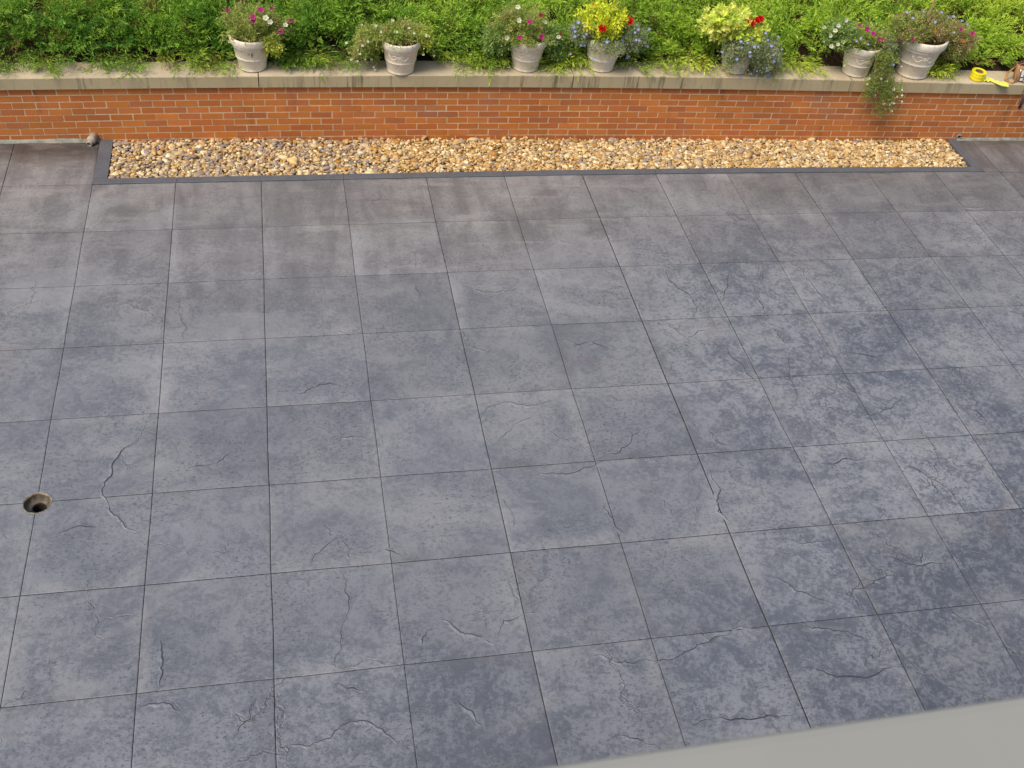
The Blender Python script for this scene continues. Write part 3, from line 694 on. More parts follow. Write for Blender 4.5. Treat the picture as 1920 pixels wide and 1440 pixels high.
# ------------------------------------------------------------------ juniper hedge on the bank
POTS = [
{'x':-0.623,'y':0.678,'s':1.0,'lobes':[('olive',0.039,0,0.321,0.238,0.118),('olive',0.012,0,0.382,0.183,0.09),('lime',0.16,-0.1,0.199,0.077,0.064)],'fl':{'magenta':[(-0.144,-0.02,0.454),(0.091,-0.105,0.499),(0.166,-0.02,0.473),(0.032,-0.155,0.469),(0.03,-0.156,0.441),(0.299,-0.02,0.381),(0.221,-0.121,0.346)],'white':[(0.121,-0.13,0.451),(0.15,-0.162,0.437),(0.258,-0.08,0.376),(-0.149,-0.02,0.217)]}},
{'x':0.484,'y':0.6,'s':1.0,'lobes':[('olive',0.012,0,0.295,0.193,0.079),('olive',-0.247,0,0.251,0.104,0.093),('olive',-0.303,0,0.14,0.08,0.058),('lime',0.189,-0.04,0.272,0.073,0.072)],'fl':{'tinywhite':[(-0.296,-0.02,0.377),(-0.194,-0.02,0.369),(-0.068,-0.02,0.412),(-0.161,-0.089,0.357),(-0.05,-0.157,0.389),(0.077,-0.149,0.374),(0.038,-0.137,0.409),(-0.259,-0.097,0.285),(-0.297,-0.082,0.244),(-0.332,-0.071,0.204),(-0.317,-0.08,0.175),(-0.411,-0.02,0.234),(-0.377,-0.02,0.102),(-0.334,-0.039,0.098),(-0.276,-0.056,0.12),(-0.224,-0.02,0.102),(-0.208,-0.02,0.041),(-0.196,-0.02,0.019),(0.024,-0.056,0.232),(-0.008,-0.02,0.202),(0.163,-0.06,0.162),(0.244,-0.06,0.154),(0.17,-0.111,0.336),(0.194,-0.111,0.332)]}},
{'x':1.472,'y':0.625,'s':1.0,'lobes':[('olive',-0.077,0,0.374,0.208,0.115),('green',-0.275,0,0.253,0.1,0.088),('olive',-0.042,-0.08,0.292,0.167,0.051),('green',0.19,0,0.247,0.085,0.089),('green',-0.246,0,0.157,0.093,0.052),('green',0.253,0.02,0.113,0.078,0.068)],'fl':{'white':[(-0.129,-0.084,0.534),(-0.132,-0.175,0.472),(0.095,-0.08,0.413),(-0.208,-0.155,0.323),(-0.149,-0.02,0.167),(0.215,-0.074,0.295)],'magenta':[(-0.047,-0.167,0.456),(-0.121,-0.22,0.359),(0.051,-0.186,0.348)],'darkred':[(0.054,-0.1,0.477),(0.233,-0.06,0.311)]}},
{'x':2.086,'y':0.617,'s':1.0,'lobes':[('yellow',-0.032,0,0.392,0.172,0.124),('lobelia',-0.196,0,0.282,0.103,0.096),('lobelia',0.231,0,0.245,0.123,0.098),('lobelia',0.004,-0.1,0.222,0.164,0.06)],'fl':{'red':[(-0.088,-0.137,0.396),(0.16,-0.02,0.399)],'blue':[(-0.288,-0.055,0.364),(-0.253,-0.047,0.399),(-0.279,-0.082,0.343),(-0.278,-0.083,0.304),(-0.209,-0.095,0.306),(-0.19,-0.093,0.327),(-0.213,-0.083,0.386),(-0.211,-0.064,0.221),(-0.184,-0.058,0.218),(-0.274,-0.02,0.128),(-0.108,-0.12,0.134),(0.02,-0.087,0.33),(-0.057,-0.215,0.321),(0.112,-0.082,0.275),(0.128,-0.081,0.235),(0.211,-0.111,0.29),(0.239,-0.105,0.283),(0.194,-0.102,0.346),(0.225,-0.02,0.373),(0.332,-0.02,0.335),(0.222,-0.085,0.365),(0.233,-0.057,0.17),(0.266,-0.039,0.161),(0.198,-0.02,0.097),(0.345,-0.02,0.193),(-0.121,-0.051,0.277)],'yellow':[(-0.143,-0.02,0.532),(0.029,-0.02,0.543)]}},
{'x':3.208,'y':0.58,'s':1.0,'lobes':[('yellowbig',-0.158,0,0.396,0.188,0.112),('yellowbig',0.062,-0.05,0.346,0.081,0.09),('lobelia',0.055,-0.1,0.235,0.227,0.1),('lobelia',0.183,-0.1,0.131,0.147,0.098),('lobelia',-0.09,-0.11,0.149,0.073,0.085)],'fl':{'red':[(-0.005,-0.082,0.44),(0.069,-0.07,0.466),(0.038,-0.095,0.464)],'blue':[(-0.244,-0.02,0.258),(-0.199,-0.12,0.213),(-0.122,-0.243,0.362),(-0.079,-0.269,0.366),(-0.121,-0.275,0.329),(0.015,-0.125,0.337),(-0.022,-0.288,0.341),(0.01,-0.285,0.34),(-0.044,-0.283,0.294),(-0.023,-0.258,0.246),(-0.086,-0.177,0.183),(0.124,-0.12,0.375),(0.106,-0.223,0.367),(0.143,-0.238,0.326),(0.24,-0.12,0.345),(0.147,-0.07,0.392),(0.301,-0.12,0.241),(0.198,-0.204,0.233),(0.216,-0.208,0.181),(0.322,-0.12,0.099),(0.166,-0.209,0.126),(0.194,-0.179,0.083),(0.243,-0.12,0.015),(0.104,-0.185,0.086),(0.093,-0.12,0.025),(0.003,-0.12,-0.003),(0.135,-0.12,-0.013),(0.294,-0.12,-0.018),(0.266,-0.179,0.171)]}},
{'x':4.262,'y':0.54,'s':1.0,'lobes':[('olive',-0.015,0,0.311,0.199,0.101),('green',-0.256,0,0.328,0.131,0.115),('lobelia',0.214,0,0.229,0.115,0.087),('green',0.218,0,0.125,0.107,0.064)],'fl':{'white':[(-0.256,-0.04,0.477),(-0.337,-0.093,0.457),(-0.359,-0.107,0.423),(-0.415,-0.02,0.408),(-0.384,-0.103,0.376),(-0.296,-0.102,0.304),(-0.253,-0.098,0.32),(-0.224,-0.069,0.27),(-0.338,-0.088,0.279),(-0.116,-0.02,0.205),(-0.094,-0.02,0.168)],'tinywhite':[(-0.399,-0.058,0.305),(-0.239,-0.2,0.17),(-0.153,-0.02,0.415),(0.008,-0.2,0.067),(0.006,-0.2,0.015),(0.067,-0.2,-0.009),(0.047,-0.2,-0.033),(0.065,-0.2,-0.043),(0.112,-0.2,-0.082),(0.117,-0.2,0.109),(0.112,-0.2,0.067),(0.178,-0.2,0.043),(0.264,-0.2,-0.034),(0.232,-0.2,-0.053),(0.253,-0.2,-0.126),(0.212,-0.2,-0.16),(0.287,-0.2,-0.151),(0.308,-0.2,-0.156),(0.279,-0.2,-0.171),(0.316,-0.2,-0.098),(0.355,-0.2,-0.083),(0.376,-0.2,-0.142),(0.337,-0.2,-0.035),(0.272,-0.2,0.062),(0.268,-0.2,0.165),(0.336,-0.02,0.107),(0.259,-0.2,-0.02),(0.315,-0.2,-0.23)],'magenta':[(-0.111,-0.02,0.429),(-0.047,-0.153,0.42),(-0.105,-0.137,0.448),(0.027,-0.134,0.367),(0.084,-0.102,0.342),(0.249,-0.058,0.322)],'blue':[(-0.152,-0.166,0.386),(-0.175,-0.156,0.358),(-0.063,-0.148,0.328),(0.079,-0.046,0.227),(0.177,-0.097,0.234),(0.128,-0.097,0.169),(0.17,-0.098,0.16),(0.265,-0.06,0.132),(0.191,-0.2,0.179),(-0.14,-0.02,0.191),(0.098,-0.066,0.186)]}},
{'x':4.79,'y':0.551,'s':1.28,'lobes':[('bronze',-0.01,0,0.41,0.279,0.108),('olive',-0.197,0,0.422,0.124,0.084),('bronze',-0.186,-0.1,0.392,0.104,0.054),('bronze',0.301,0,0.292,0.177,0.119),('bronze',0.327,0.02,0.168,0.139,0.065)],'fl':{'blue':[(-0.231,-0.089,0.526),(-0.256,-0.02,0.543),(0.051,-0.02,0.547),(0.066,-0.103,0.544),(0.171,-0.02,0.512),(0.258,-0.02,0.476),(0.318,-0.02,0.45),(-0.081,-0.176,0.536),(0.157,-0.125,0.424),(-0.118,-0.02,0.554)],'magenta':[(-0.233,-0.184,0.396),(0.217,-0.115,0.443),(0.351,-0.095,0.402)],'orange':[(-0.057,-0.178,0.462),(0.254,-0.145,0.362),(0.441,-0.029,0.25)]}}]
def hedge_top(x, d):
    """top of the foliage, d metres behind the coping's back edge"""
    lump = .34*(vnoise(x*2.9+5, d*4.5+1, 0)-.45) + .17*(vnoise(x*6.5, d*10, 1)-.5)
    return .60 + .27*(1-np.exp(-np.maximum(d, 0)/.22)) + .085*np.maximum(d, 0) + lump*np.clip((d+.05)/.35, 0, 1)
def juniper(cl, P, D, L, bright, nb=12, nl=5, wide=1.0):
    n = len(P); D = D/np.linalg.norm(D, axis=1, keepdims=True)
    R_ = rng.normal(size=(n, 3))*.6; R_[:, 2] += 1.0
    S = np.cross(D, R_); S /= np.linalg.norm(S, axis=1, keepdims=True); N = np.cross(S, D)
    # main axis in two pieces with a droop/curve
    curve = rng.normal(0, .16, (n, 1))*S + rng.uniform(-.05, .22, (n, 1))*N
    ax_ = lambda t: P + D*(L*t)[:, None] + curve*(L*t*t)[:, None]
    A = ax_(np.zeros(n)); B = ax_(np.full(n, .5)); E_ = ax_(np.ones(n))
    bark = np.array([.24, .15, .07])*rng.uniform(.6, 1.2, (n, 1))
    cl.add(strips(A, B, .0026), bark, 1); cl.add(strips(B, E_, .0018), bark*np.array([.7, 1.1, .7]), 1)
    for k in range(nb):
        t = (k+1.0)/(nb+.3)+rng.normal(0, .02, n); s = 1 if k % 2 else -1
        Q = ax_(t); bl = (L*(.46*(1-t)+.14))*rng.uniform(.7, 1.25, n)
        bd = D*.95 + S*(s*rng.uniform(.55, 1.0, n))[:, None] + N*rng.normal(.08, .3, (n, 1)) + 2*curve*t[:, None]
        bd /= np.linalg.norm(bd, axis=1, keepdims=True)
        for q in range(nl):
            f = (q+.2)/nl; s2 = 1 if q % 2 else -1
            p = Q + bd*(bl*f)[:, None]
            ld = bd + S*rng.normal(0, .34, (n, 1)) + N*(s2*rng.uniform(.1, .6, n))[:, None]
            ll = np.clip(bl*.60, .014, .042)*rng.uniform(.8, 1.2, n)
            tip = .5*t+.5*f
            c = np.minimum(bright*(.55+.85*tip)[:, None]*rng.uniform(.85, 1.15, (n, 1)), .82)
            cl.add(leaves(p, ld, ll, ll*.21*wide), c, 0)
def hedge_colour(x, d, n):
    yel = np.clip(.20 + .11*(x+2.4)*.45 + .42*np.clip(d, 0, 1.2) + .35*(vnoise(x*1.7, d*2.2, 3)-.5) + rng.normal(0, .13, n), 0, 1)[:, None]
    g = np.array([.085, .27, .036])*(1-yel) + np.array([.62, .82, .09])*yel
    br = rng.random(n) < .022
    g[br] = np.array([.25, .15, .05])
    return g
hc = Cloud()
n = 14500
x = rng.uniform(-3.6, 8.2, n); d = rng.power(1.0, n)*1.9 - .02
d = np.where(rng.random(n) < .34, rng.uniform(-.03, .30, n), d)
dens = vnoise(x*4.2+9, d*9+2, 2)*.6 + vnoise(x*11, d*15, 6)*.4
keep = (dens > .37+.05*(d < .34)-.13*(d > .5)) | (rng.random(n) < .10)
keep &= (d > .13) | (rng.random(n) < .8)
keep &= d > .03
x, d = x[keep], d[keep]; n = len(x)
top = hedge_top(x, d)
depth = rng.power(2.0, n)                       # most near the surface
z = .56 + (top-.56)*(.35+.6*depth) 
P = np.stack([x, wyS(x)+.215+d, z], 1)
flow = (vnoise(x*1.3, d*1.5, 7)-.5)*3.2
D = np.stack([flow+rng.normal(0, .55, n), -.5+rng.normal(0, .42, n)+.12*(d < .22), .42+rng.normal(0, .25, n)+.35*np.clip(d, 0, 1)], 1)
L = rng.uniform(.13, .29, n)*np.clip(.62+d*1.6, .62, 1)
juniper(hc, P, D, L, hedge_colour(x, d, n))
# strands that spill over the coping
xs_ = np.concatenate([[-2.55, -2.42, -2.30, -2.22, -2.12, -1.98, -1.72, -1.60, -1.52, -1.46, -1.2, -1.1, -1.0, -.92, -.86, -.35, -.28, -.22, -.1, .05, .15, .98, 1.02, 1.08, 1.15, 1.22, 1.3, 1.42, 1.62, 1.75, 1.84, 1.9, 2.3, 2.55, 2.65, 2.78, 2.85, 2.95, 3.5, 3.62, 3.78, 3.85, 4.95, 5.1, 5.3, 5.45], rng.uniform(-3.4, 7.5, 16)])
n = len(xs_)
pxs = np.array([q['x'] for q in POTS])
for rep in range(5):
    xx = xs_+rng.normal(0, .022, n)
    near_ = np.abs(xx[:, None]-pxs[None]); j_ = near_.argmin(1); sg = np.sign(xx-pxs[j_]); m_ = near_.min(1) < .19
    xx = np.where(m_, pxs[j_]+sg*rng.uniform(.19, .30, n), xx)
    xx = np.where((xx > 5.12) & (xx < 6.15), xx-9.5+rng.normal(0, .2, n), xx); xx = np.where(xx < -3.4, -3.0, xx)
    P = np.stack([xx, wyS(xx)+.235+rng.normal(0, .02, n), ctopS(xx)+.045+rng.uniform(0, .05, n)], 1)
    D = np.stack([rng.normal(0, .5, n), -np.ones(n), rng.uniform(-.20, -.02, n)], 1)
    L = np.where(np.arange(n) < n-16, rng.uniform(.15, .31, n), rng.uniform(.1, .22, n))
    juniper(hc, P, D, L, hedge_colour(xx, np.zeros(n)+.15, n)*np.array([1.15, 1.0, 1]), nb=9)
# a few long bare brown runners over the mass
n = 90
x = rng.uniform(-3, 7, n); d = rng.uniform(.02, .8, n)
A = np.stack([x, wyS(x)+.215+d, hedge_top(x, d)-.02], 1)
B = A + np.stack([rng.normal(0, .13, n), -rng.uniform(.03, .14, n), rng.uniform(-.05, .04, n)], 1)
hc.add(strips(A, B, .003), np.array([.34, .22, .10])*rng.uniform(.7, 1.2, (n, 1)), 1)
hedge = link('juniper_hedge', hc.mesh('juniper_hedge', [M_leaf, M_leaf]))
tag(hedge, 'feathery green juniper ground cover on the bank, spilling over the back of the coping', 'juniper', kind='stuff')
# shaded litter and inner twigs under the foliage keep it from showing the soil
n = 14000
x = rng.uniform(-3.6, 8.2, n); d = rng.uniform(-.01, 1.8, n)
ic = Cloud(); P = np.stack([x, wyS(x)+.235+d, .56+(hedge_top(x, d)-.62)*rng.random(n)], 1)
ic.add(strips(P, P+rng.normal(0, .06, (n, 3)), .0035), np.array([.10, .062, .03])*rng.uniform(.5, 1.3, (n, 1)))
o = link('juniper_litter', ic.mesh('juniper_litter', [M_leaf])); tag(o, 'brown inner twigs and litter under the juniper', 'twigs', kind='stuff')

# ------------------------------------------------------------------ potted plants
LAB = ['cream pot of wispy olive plants with magenta and white flowers, over the first coping joint',
       'cream pot of low pale olive plants with tiny white flowers trailing to its left',
       'cream pot with broad green bush, a few magenta, dark red and white flowers',
       'cream pot with upright yellow leaves, one large red bloom and blue sprays each side',
       'pot almost hidden by blue lobelia, lime yellow leaves and paired red blooms',
       'cream pot with white and magenta flowers and strands hanging down over the brick',
       'largest cream pot, with bronze plants and a bamboo cane, beside the yellow tape roll']
def pot_profile(s):
    return [(.0001, .004), (.094, .004), (.097, 0), (.103, .004), (.1045, .012), (.102, .020), (.104, .024), (.1155, .092), (.1205, .096), (.1215, .101), (.1185, .106), (.120, .110),
            (.1345, .186), (.138, .188), (.1385, .193), (.1365, .197), (.1375, .204), (.149, .207), (.1535, .213), (.157, .236), (.1585, .252), (.156, .260), (.149, .263), (.141, .258), (.136, .225)]
pot_me = {}
def pot_mesh():
    a = MB(); pr = pot_profile(1)
    a.lathe(pr[:17], 72); body = a.mesh('pot', [M_pot], True)
    a = MB(); a.lathe(pr[16:], 72, wob=lambda q, z: .0012*math.sin(24*q) if .21 < z < .262 else 0); rim = a.mesh('rim', [M_pot], True)
    a = MB()   # moulded swag with a rosette on the belly
    def on(q, z, out=.001):
        r = .1185+(.1345-.1185)*(z-.106)/.08+out; return (r*math.sin(q), -r*math.cos(q), z)
    for q0 in (0,):
        for s_ in (-1, 1):
            a.tube([on(q0+s_*(.12+.5*t), .150-.026*math.sin(t*math.pi)+.012*t) for t in np.linspace(0, 1, 12)], .0024, 6)
            a.tube([on(q0+s_*(.10+.30*t), .158+.010*math.sin(t*math.pi)) for t in np.linspace(0, 1, 8)], .0018, 6)
            a.tube([on(q0+s_*(.62+.05*math.cos(t)), .156+.008*math.sin(t)) for t in np.linspace(0, 5, 12)], .0018, 6)
        a.tube([on(q0+.085*math.cos(t), .152+.011*math.sin(t)) for t in np.linspace(0, 6.283, 16)], .0022, 6)
        a.tube([on(q0+.035*math.cos(t), .152+.0045*math.sin(t)) for t in np.linspace(0, 6.283, 10)], .002, 6)
    sw = a.mesh('moulded_swag', [M_pot], True)
    a = MB(); V = [(0, 0, .236)]; m_ = 28
    for rr in (.05, .09, .139):
        for k in range(m_): V.append((rr*math.cos(6.2832*k/m_), rr*math.sin(6.2832*k/m_), .234+random.uniform(-.005, .006)-(rr > .1)*.006))
    F = [(0, 1+k, 1+(k+1) % m_) for k in range(m_)] + [(1+j*m_+k, 1+(j+1)*m_+k, 1+(j+1)*m_+(k+1) % m_, 1+j*m_+(k+1) % m_) for j in range(2) for k in range(m_)]
    a.add(V, F); so = a.mesh('soil', [M_soil])
    return body, rim, sw, so
PM = pot_mesh()

KIND = {
 'olive':   dict(L=.026, W=.24, per=26, c=[(0.378, 0.488, 0.091), (0.512, 0.573, 0.146), (0.268, 0.403, 0.073), (0.512, 0.439, 0.171)], dens=1.2, stem=(0.439, 0.415, 0.146)),
 'green':   dict(L=.023, W=.42, per=26, c=[(0.293, 0.439, 0.098), (0.403, 0.537, 0.171), (0.207, 0.342, 0.073)], dens=1.25, stem=(0.317, 0.342, 0.122)),
 'lime':    dict(L=.026, W=.45, per=14, c=[(0.512, 0.610, 0.073), (0.366, 0.488, 0.073), (0.671, 0.671, 0.122)], dens=.9, stem=(0.415, 0.415, 0.122)),
 'yellow':  dict(L=.030, W=.55, per=20, c=[(0.860, 0.860, 0.061), (0.732, 0.830, 0.061), (0.860, 0.854, 0.085), (0.512, 0.659, 0.073)], dens=1.2, stem=(0.439, 0.464, 0.098)),
 'yellowbig': dict(L=.050, W=.60, per=16, c=[(0.830, 0.860, 0.159), (0.708, 0.854, 0.122), (0.860, 0.860, 0.268), (0.561, 0.683, 0.110)], dens=1.05, stem=(0.488, 0.512, 0.146)),
 'lobelia': dict(L=.019, W=.30, per=30, c=[(0.317, 0.415, 0.171), (0.415, 0.488, 0.244), (0.244, 0.329, 0.134), (0.439, 0.427, 0.293)], dens=1.4, stem=(0.342, 0.366, 0.183)),
 'bronze':  dict(L=.024, W=.30, per=24, c=[(0.390, 0.415, 0.098), (0.464, 0.354, 0.146), (0.293, 0.390, 0.085), (0.512, 0.403, 0.220)], dens=1.05, stem=(0.390, 0.268, 0.134)),
}
def lobe(cl, kind, c, r, root_r, soil_z):
    k = KIND[kind]; rx, rz = r; ry = min(max(rx, rz), .15)
    vol = (rx*rz/.0120)
    n = int(165*vol**.75*k['dens'])+16
    # stem targets: on/inside the ellipsoid, biased outward and ragged
    u = rng.normal(size=(n, 3)); u /= np.linalg.norm(u, axis=1, keepdims=True)
    rad = rng.power(2.4, n)*rng.uniform(.85, 1.35, n)
    T = np.array(c) + u*np.array([rx, ry, rz])*rad[:, None]
    a_ = rng.uniform(0, 2*np.pi, n); rr = root_r*np.sqrt(rng.random(n))
    R0 = np.stack([rr*np.cos(a_), rr*np.sin(a_), np.full(n, soil_z)], 1)
    dxy = T[:, :2]; ln = np.linalg.norm(dxy, axis=1, keepdims=True)
    R0[:, :2] = R0[:, :2]*.45 + dxy/np.maximum(ln, .05)*np.minimum(ln, root_r)*.6
    M_ = (R0+T)/2; M_[:, 2] = np.maximum(M_[:, 2], soil_z+.035)+.025 + .03*(T[:, 2] < soil_z)
    bez = lambda t: (1-t)**2*R0 + 2*t*(1-t)*M_ + t*t*T
    tb = [0, .35, .7, 1]
    for q in range(3): cl.add(strips(bez(tb[q]), bez(tb[q+1]), .0013), np.array(k['stem'])*rng.uniform(.7, 1.2, (n, 1)))
    cols = np.array(k['c'])[rng.integers(0, len(k['c']), n)]
    for q in range(k['per']):
        t = (1-rng.random(n)**1.6*.72)[:, None]
        p = bez(t) + rng.normal(0, .010, (n, 3))
        d = (2*(1-t)*(M_-R0)+2*t*(T-M_)); d /= np.linalg.norm(d, axis=1, keepdims=True)+1e-9
        d = d*.5 + rng.normal(0, .75, (n, 3)) + np.array([0, -.1, .25])
        L = k['L']*rng.uniform(.65, 1.3, n)
        cl.add(leaves(p, d, L, L*k['W']), cols*rng.uniform(.78, 1.2, (n, 1)))
def flower_mesh(name, R, petals, c1, c0, cone=.35, layers=1):
    cl = MB()
    for ly in range(layers):
        sc = 1-.3*ly
        for k in range(petals):
            a = 6.2832*(k+.5*ly)/petals; da = 3.1416/petals*1.12
            f = lambda r, q, z: (r*math.cos(a+q), r*math.sin(a+q), z)
            P_ = [f(.12*R, 0, 0), f(.62*R*sc, -da, cone*R*.5+.15*R*ly), f(.98*R*sc, -da*.55, cone*R*.75+.2*R*ly), f(1.02*R*sc, 0, cone*R*.62+.2*R*ly), f(.98*R*sc, da*.55, cone*R*.75+.2*R*ly), f(.62*R*sc, da, cone*R*.5+.15*R*ly)]
            k0 = len(cl.v); cl.add(P_, [(0, 1, 2, 3), (0, 3, 4, 5)], 0, c1)
            cl.c[k0] = c0
    cl.lathe([(.16*R, .02*R), (.13*R, .16*R), (.001, .2*R)], 8, col=c0)
    cl.tube([(0, 0, 0), (0, 0, -.5*R), (.1*R, 0, -1.2*R)], [.10*R, .08*R, .05*R], 5, col=(.12, .2, .05))
    return cl.mesh(name, [M_petal])
FLK = {
 'magenta': ('magenta_flower', flower_mesh('magenta_flower', .0185, 5, (.50, .012, .20), (.25, .01, .12))),
 'white': ('white_flower', flower_mesh('white_flower', .0175, 5, (.84, .83, .76), (.65, .62, .25))),
 'tinywhite': ('small_white_flower', flower_mesh('small_white_flower', .0092, 5, (.84, .84, .78), (.6, .55, .2))),
 'darkred': ('dark_red_flower', flower_mesh('dark_red_flower', .0165, 5, (.26, .015, .025), (.12, .01, .02))),
 'red': ('red_flower', flower_mesh('red_flower', .031, 7, (.72, .012, .010), (.5, .01, .01), .4, 3)),
 'blue': ('blue_flower', flower_mesh('blue_flower', .0115, 5, (.25, .30, .70), (.6, .62, .8))),
 'yellow': ('yellow_flower_bud', flower_mesh('yellow_flower_bud', .014, 6, (.75, .55, .03), (.6, .4, .02), .7, 2)),
 'orange': ('orange_flower', flower_mesh('orange_flower', .0145, 6, (.68, .22, .04), (.5, .12, .02))),
}
for pi_, pt in enumerate(POTS):
    s = pt['s']; zb = float(ctopS(pt['x']))+.0035
    root = empty('potted_plant', (pt['x'], pt['y'], zb)); tag(root, LAB[pi_], 'potted plant', 'potted plants along the coping')
    rz_ = rng.uniform(-.25, .25) if pi_ != 6 else -.15
    pot = link('pot', PM[0], root, rot=(0, 0, rz_)); pot.scale = (s, s, s*1.0)
    link('rim', PM[1], pot)
    if pi_ in (1, 2, 5, 6): link('moulded_swag', PM[2], pot)
    so = link('soil', PM[3], root); so.scale = (s, s, s)
    cl = Cloud()
    for (kd, cx_, cy_, cz_, rx_, rz2) in pt['lobes']:
        lobe(cl, kd, (cx_, cy_, cz_), (rx_*1.02, rz2*1.0), .11*s, .236*s)
    if pi_ == 5:     # hanging strands over the coping edge and down the wall
        n = 74
        x0 = rng.uniform(.03, .17, n); lob = rng.random(n) < .38; xe = np.where(lob, rng.normal(.055, .035, n), rng.normal(.21, .055, n)+.02)
        bottom = np.where(lob, -.01 - rng.uniform(.0, .15, n), -.04 - rng.uniform(.02, .27, n))
        R0 = np.stack([x0, -.12+rng.normal(0, .02, n), np.full(n, .25)], 1)
        E0 = np.stack([(x0+xe)/2, np.full(n, -.205)+rng.normal(0, .02, n), np.full(n, .04)], 1)
        T = np.stack([xe, -.222+rng.normal(0, .022, n), bottom], 1)
        M0 = R0+np.array([0, -.07, .03])
        def path(t):
            return np.where(t < .5, (1-2*t)**2*R0+2*(2*t)*(1-2*t)*M0+(2*t)**2*E0, E0+(T-E0)*(2*t-1))
        for q in range(6):
            cl.add(strips(path(np.full((n, 1), q/6)), path(np.full((n, 1), (q+1)/6)), .0013), (.30, .22, .08))
        for q in range(90):
            t = rng.uniform(.12, 1, (n, 1)); p = path(t)+rng.normal(0, .009, (n, 3)); p[:, 1] -= .004
            d_ = rng.normal(0, .6, (n, 3))+np.array([0, -.5, -.2]); L = .014*rng.uniform(.7, 1.3, n)
            cc = np.where(rng.random((n, 1)) < .22, np.array([[.50, .42, .09]]), np.array([[.26, .38, .09]]))*rng.uniform(.75, 1.2, (n, 1))
            cl.add(leaves(p, d_, L, L*.4), cc)
    fps = np.array([q for v_ in pt['fl'].values() for q in v_]); nf = len(fps)     # a leafy stalk under every flower
    r0 = np.zeros((nf, 3)); r0[:, 2] = .24*s; hl = np.linalg.norm(fps[:, :2], axis=1, keepdims=True)
    r0[:, :2] = fps[:, :2]/np.maximum(hl, .03)*np.minimum(hl, .10*s); mid = (r0+fps)/2; mid[:, 2] = np.maximum(mid[:, 2]+.03, .26*s)
    if pi_ == 5:
        low = fps[:, 2] < .05; r0[low] = fps[low]+np.array([-.01, .02, .10]); mid[low] = fps[low]+np.array([0, .0, .05])
    bz = lambda t: (1-t)**2*r0+2*t*(1-t)*mid+t*t*(fps+np.array([0, .006, -.004]))
    kc = KIND[pt['lobes'][0][0] if pi_ not in (3, 4) else 'lobelia']
    for q in range(4): cl.add(strips(bz(q/4), bz((q+1)/4), .0014), np.array(kc['stem']))
    for q in range(34):
        t_ = rng.uniform(.35, 1, (nf, 1)); L = .019*rng.uniform(.7, 1.3, nf)
        cl.add(leaves(bz(t_)+rng.normal(0, .010, (nf, 3)), rng.normal(0, .7, (nf, 3))+np.array([0, -.1, .3]), L, L*.3), np.array(kc['c'])[rng.integers(0, 3, nf)]*rng.uniform(.8, 1.2, (nf, 1)))
    link('foliage', cl.mesh('foliage', [M_leaf]), root)
    for kd, pts in pt['fl'].items():
        nm, me = FLK[kd]
        for (fx, fy, fz) in pts:
            tilt = Vector((random.uniform(-.5, .5), -1.0, random.uniform(.35, 1.3)))
            fo = link(nm, me, root, (fx, fy-.018-(.02 if pi_ == 5 and fz < .1 else 0), fz)); fo.rotation_euler = tilt.to_track_quat('Z', 'Y').to_euler()
            q = random.uniform(.9, 1.25); fo.scale = (q, q*random.uniform(.75, 1), q)
    if pi_ == 0:     # dark chipped spot on the belly of the first pot
        a = MB()
        def on(u, v, e=.0012): r = .1185+.016*(v-.106)/.08+e; return (r*math.sin(u), -r*math.cos(u), v)
        for (u, v, w_) in ((-.12, .158, .0045), (0.02, .150, .006), (.02, .164, .005), (.07, .168, .004), (.03, .138, .0045), (.10, .154, .0035)):
            a.add([on(u+w_*7*math.cos(t), v+w_*math.sin(t)*1.5*(.7+.3*math.sin(3*t))) for t in np.linspace(0, 6.28, 9)[:-1]], [tuple(range(8))])
        a.build('chipped_spot', [M_dark], root, rot=(0, 0, 0))
    if pi_ == 6:
        a = MB(); a.tube([(-.015, .02, .27), (-.012, .02, .52), (-.018, .015, .78), (-.02, .02, 1.02)], [.0085, .008, .0075, .007], 10)
        for zz in (.42, .60, .80): a.lathe([(.0078, -.004), (.0098, 0), (.0078, .004)], 10, M=Matrix.Translation((-.014, .019, zz)))
        a.build('bamboo_cane', [M_cane], root, smooth=True)

# ------------------------------------------------------------------ tape, strip, tool pouch
zt = float(ctopS(5.37))+.0035
t = empty('tape_roll', (5.362, .462, zt+.001), (math.radians(3), 0, .4)); tag(t, 'bright yellow roll of marking tape lying flat on the coping', 'tape roll')
a = MB(); a.lathe([(.034, .004), (.058, .0), (.062, .003)] + [(.062+.0012*math.sin(k*2.1), .003+.066*k/7) for k in range(1, 7)] + [(.062, .068), (.058, .071), (.034, .067)], 48, wob=lambda q, z: .0015*math.sin(2*q+z*30)); a.build('tape_winding', [M_tape], t, smooth=False)
a = MB(); a.lathe([(.0338, .001), (.0338, .069), (.030, .069), (.030, .001)], 40, closed=True); a.build('core', [M_card], t, smooth=False)
a = MB()
a.ribbon([(.050, -.036, .035), (.064, -.022, .034), (.072, -.004, .030), (.078, .010, .02), (.082, .022, .006)], .064, .0012, (0, 0, 1)); a.build('loose_end', [M_tape], t)

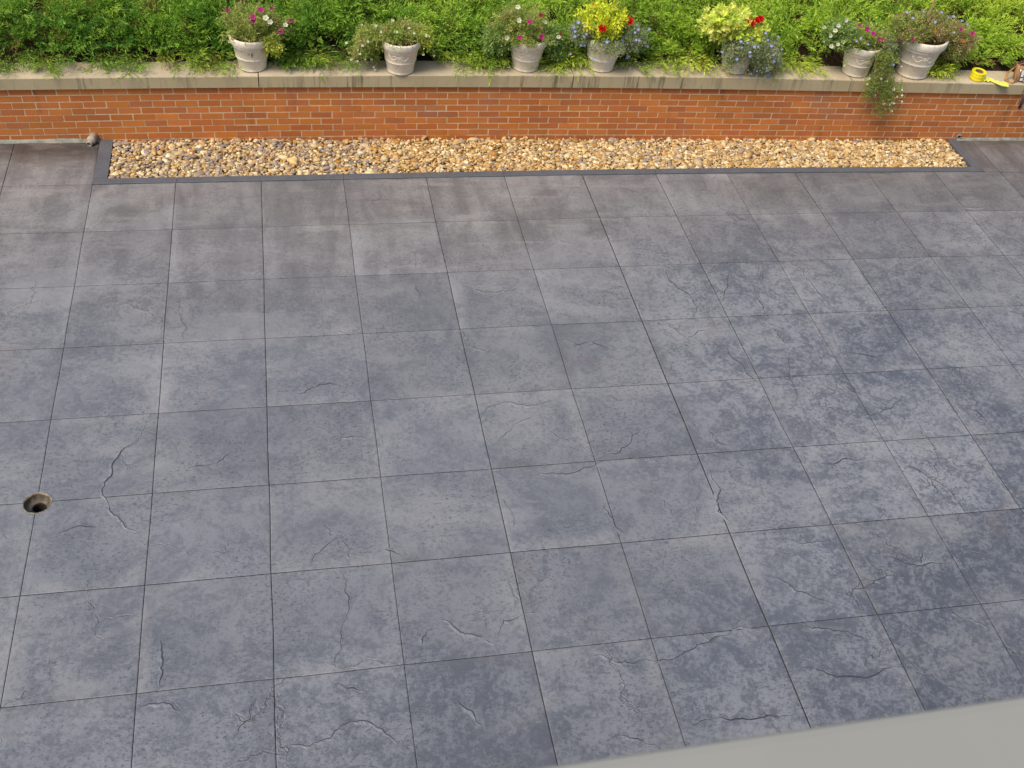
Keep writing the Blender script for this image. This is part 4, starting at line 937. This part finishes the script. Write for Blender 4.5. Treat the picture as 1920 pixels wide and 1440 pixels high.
zt = float(ctopS(5.5))
t = empty('tape_strip', (5.50, .385, zt)); tag(t, 'limp crumpled pale yellow strip of tape on the coping edge beside the roll', 'tape strip')
V = []; F = []
path_ = [(-.085, .055), (-.065, .058), (-.05, .045), (-.03, .055), (-.012, .035), (.002, .012), (.02, -.004), (.045, -.018), (.075, -.028), (.105, -.034)]
for i, (a_, b_) in enumerate(path_):
    for k in range(5):
        w_ = (k-2)*.0165; V.append((a_+w_*.35+random.uniform(-.002, .002), b_+w_*(1.0+.25*math.sin(i)), .0045+.016*abs(math.sin(i*1.7+k*.9))*(1-i/11)+.001*k % .003))
for i in range(len(path_)-1):
    for k in range(4): F.append((i*5+k, (i+1)*5+k, (i+1)*5+k+1, i*5+k+1))
a = MB(); a.add(V, F); o = a.build('crumpled_strip', [M_strip], t); md = o.modifiers.new('thick', 'SOLIDIFY'); md.thickness = .0015

zt = float(ctopS(5.75))+.003
t = empty('tool_belt', (5.74, .44, zt)); tag(t, 'tan leather tool pouch with a looped strap lying on the coping at the right edge', 'tool belt')
a = MB()   # pouch: soft open bag, lying tilted back
def pouch(x0, w, h, dy, y0):
    P_ = []
    for iz, (f, z) in enumerate(((.82, .0), (.95, .025), (1.0, .07), (1.02, h*.75), (1.06, h))):
        for k in range(14):
            q = 6.2832*k/14; P_.append((x0+w/2*f*math.copysign(abs(math.cos(q))**.6, math.cos(q)), y0+z*.25+dy*f*math.copysign(abs(math.sin(q))**.7, math.sin(q)), z+.004*math.sin(3*q+iz)))
    F_ = [(j*14+k, j*14+(k+1) % 14, (j+1)*14+(k+1) % 14, (j+1)*14+k) for j in range(4) for k in range(14)] + [tuple(range(14))[::-1]]
    return P_, F_
a.add(*pouch(.035, .15, .135, .035, .0)); a.add(*pouch(.17, .13, .12, .035, .01))
o = a.build('pouch', [M_leather], t, smooth=True); md = o.modifiers.new('thick', 'SOLIDIFY'); md.thickness = .004
a = MB(); a.ribbon([(-.10, -.035, .004), (-.075, -.055, .006), (-.05, -.045, .012), (-.035, -.015, .05), (-.03, .01, .09), (-.035, .025, .115)], .022, .004, (.6, .5, .45))
a.ribbon([(-.10, -.035, .004), (-.125, -.015, .02), (-.12, .0, .05), (-.095, .01, .08), (-.065, .02, .105), (-.03, .03, .12), (.02, .035, .135)], .022, .004, (.5, -.4, .7))
a.build('looped_strap', [M_leather], t)
a = MB(); a.ribbon([(-.07, .024, .108), (-.03, .032, .128), (.03, .038, .148), (.12, .04, .150), (.25, .045, .14)], .035, .006, (0, .5, 1)); a.build('belt', [M_leather_d], t)
a = MB(); a.box(-.008, .012, -.047, -.042, .045, .098); a.box(-.005, .018, -.048, -.043, .012, .03); a.build('white_tag', [M_white], t, rot=(math.radians(-8), 0, 0))
a = MB(); a.tube([(.03, -.045, .004), (.035, -.048, .02), (.06, -.05, .018), (.10, -.05, .006)], .008, 8); a.tube([(-.03, -.04, .005), (-.034, -.044, .09), (-.03, -.03, .125)], .005, 8)
a.tube([(.10, -.0, .10), (.11, .0, .19)], .006, 8); a.tube([(.14, 0, .09), (.13, .01, .18)], .006, 8); a.build('steel_tool', [M_metal], t, smooth=True)
a = MB(); a.tube([(.052, -.052, .03), (.056, -.085, -.01), (.055, -.103, -.06), (.058, -.104, -.13), (.062, -.102, -.21)], [.009, .010, .011, .013, .012], 10); a.build('hanging_handle', [M_grip], t, smooth=True)
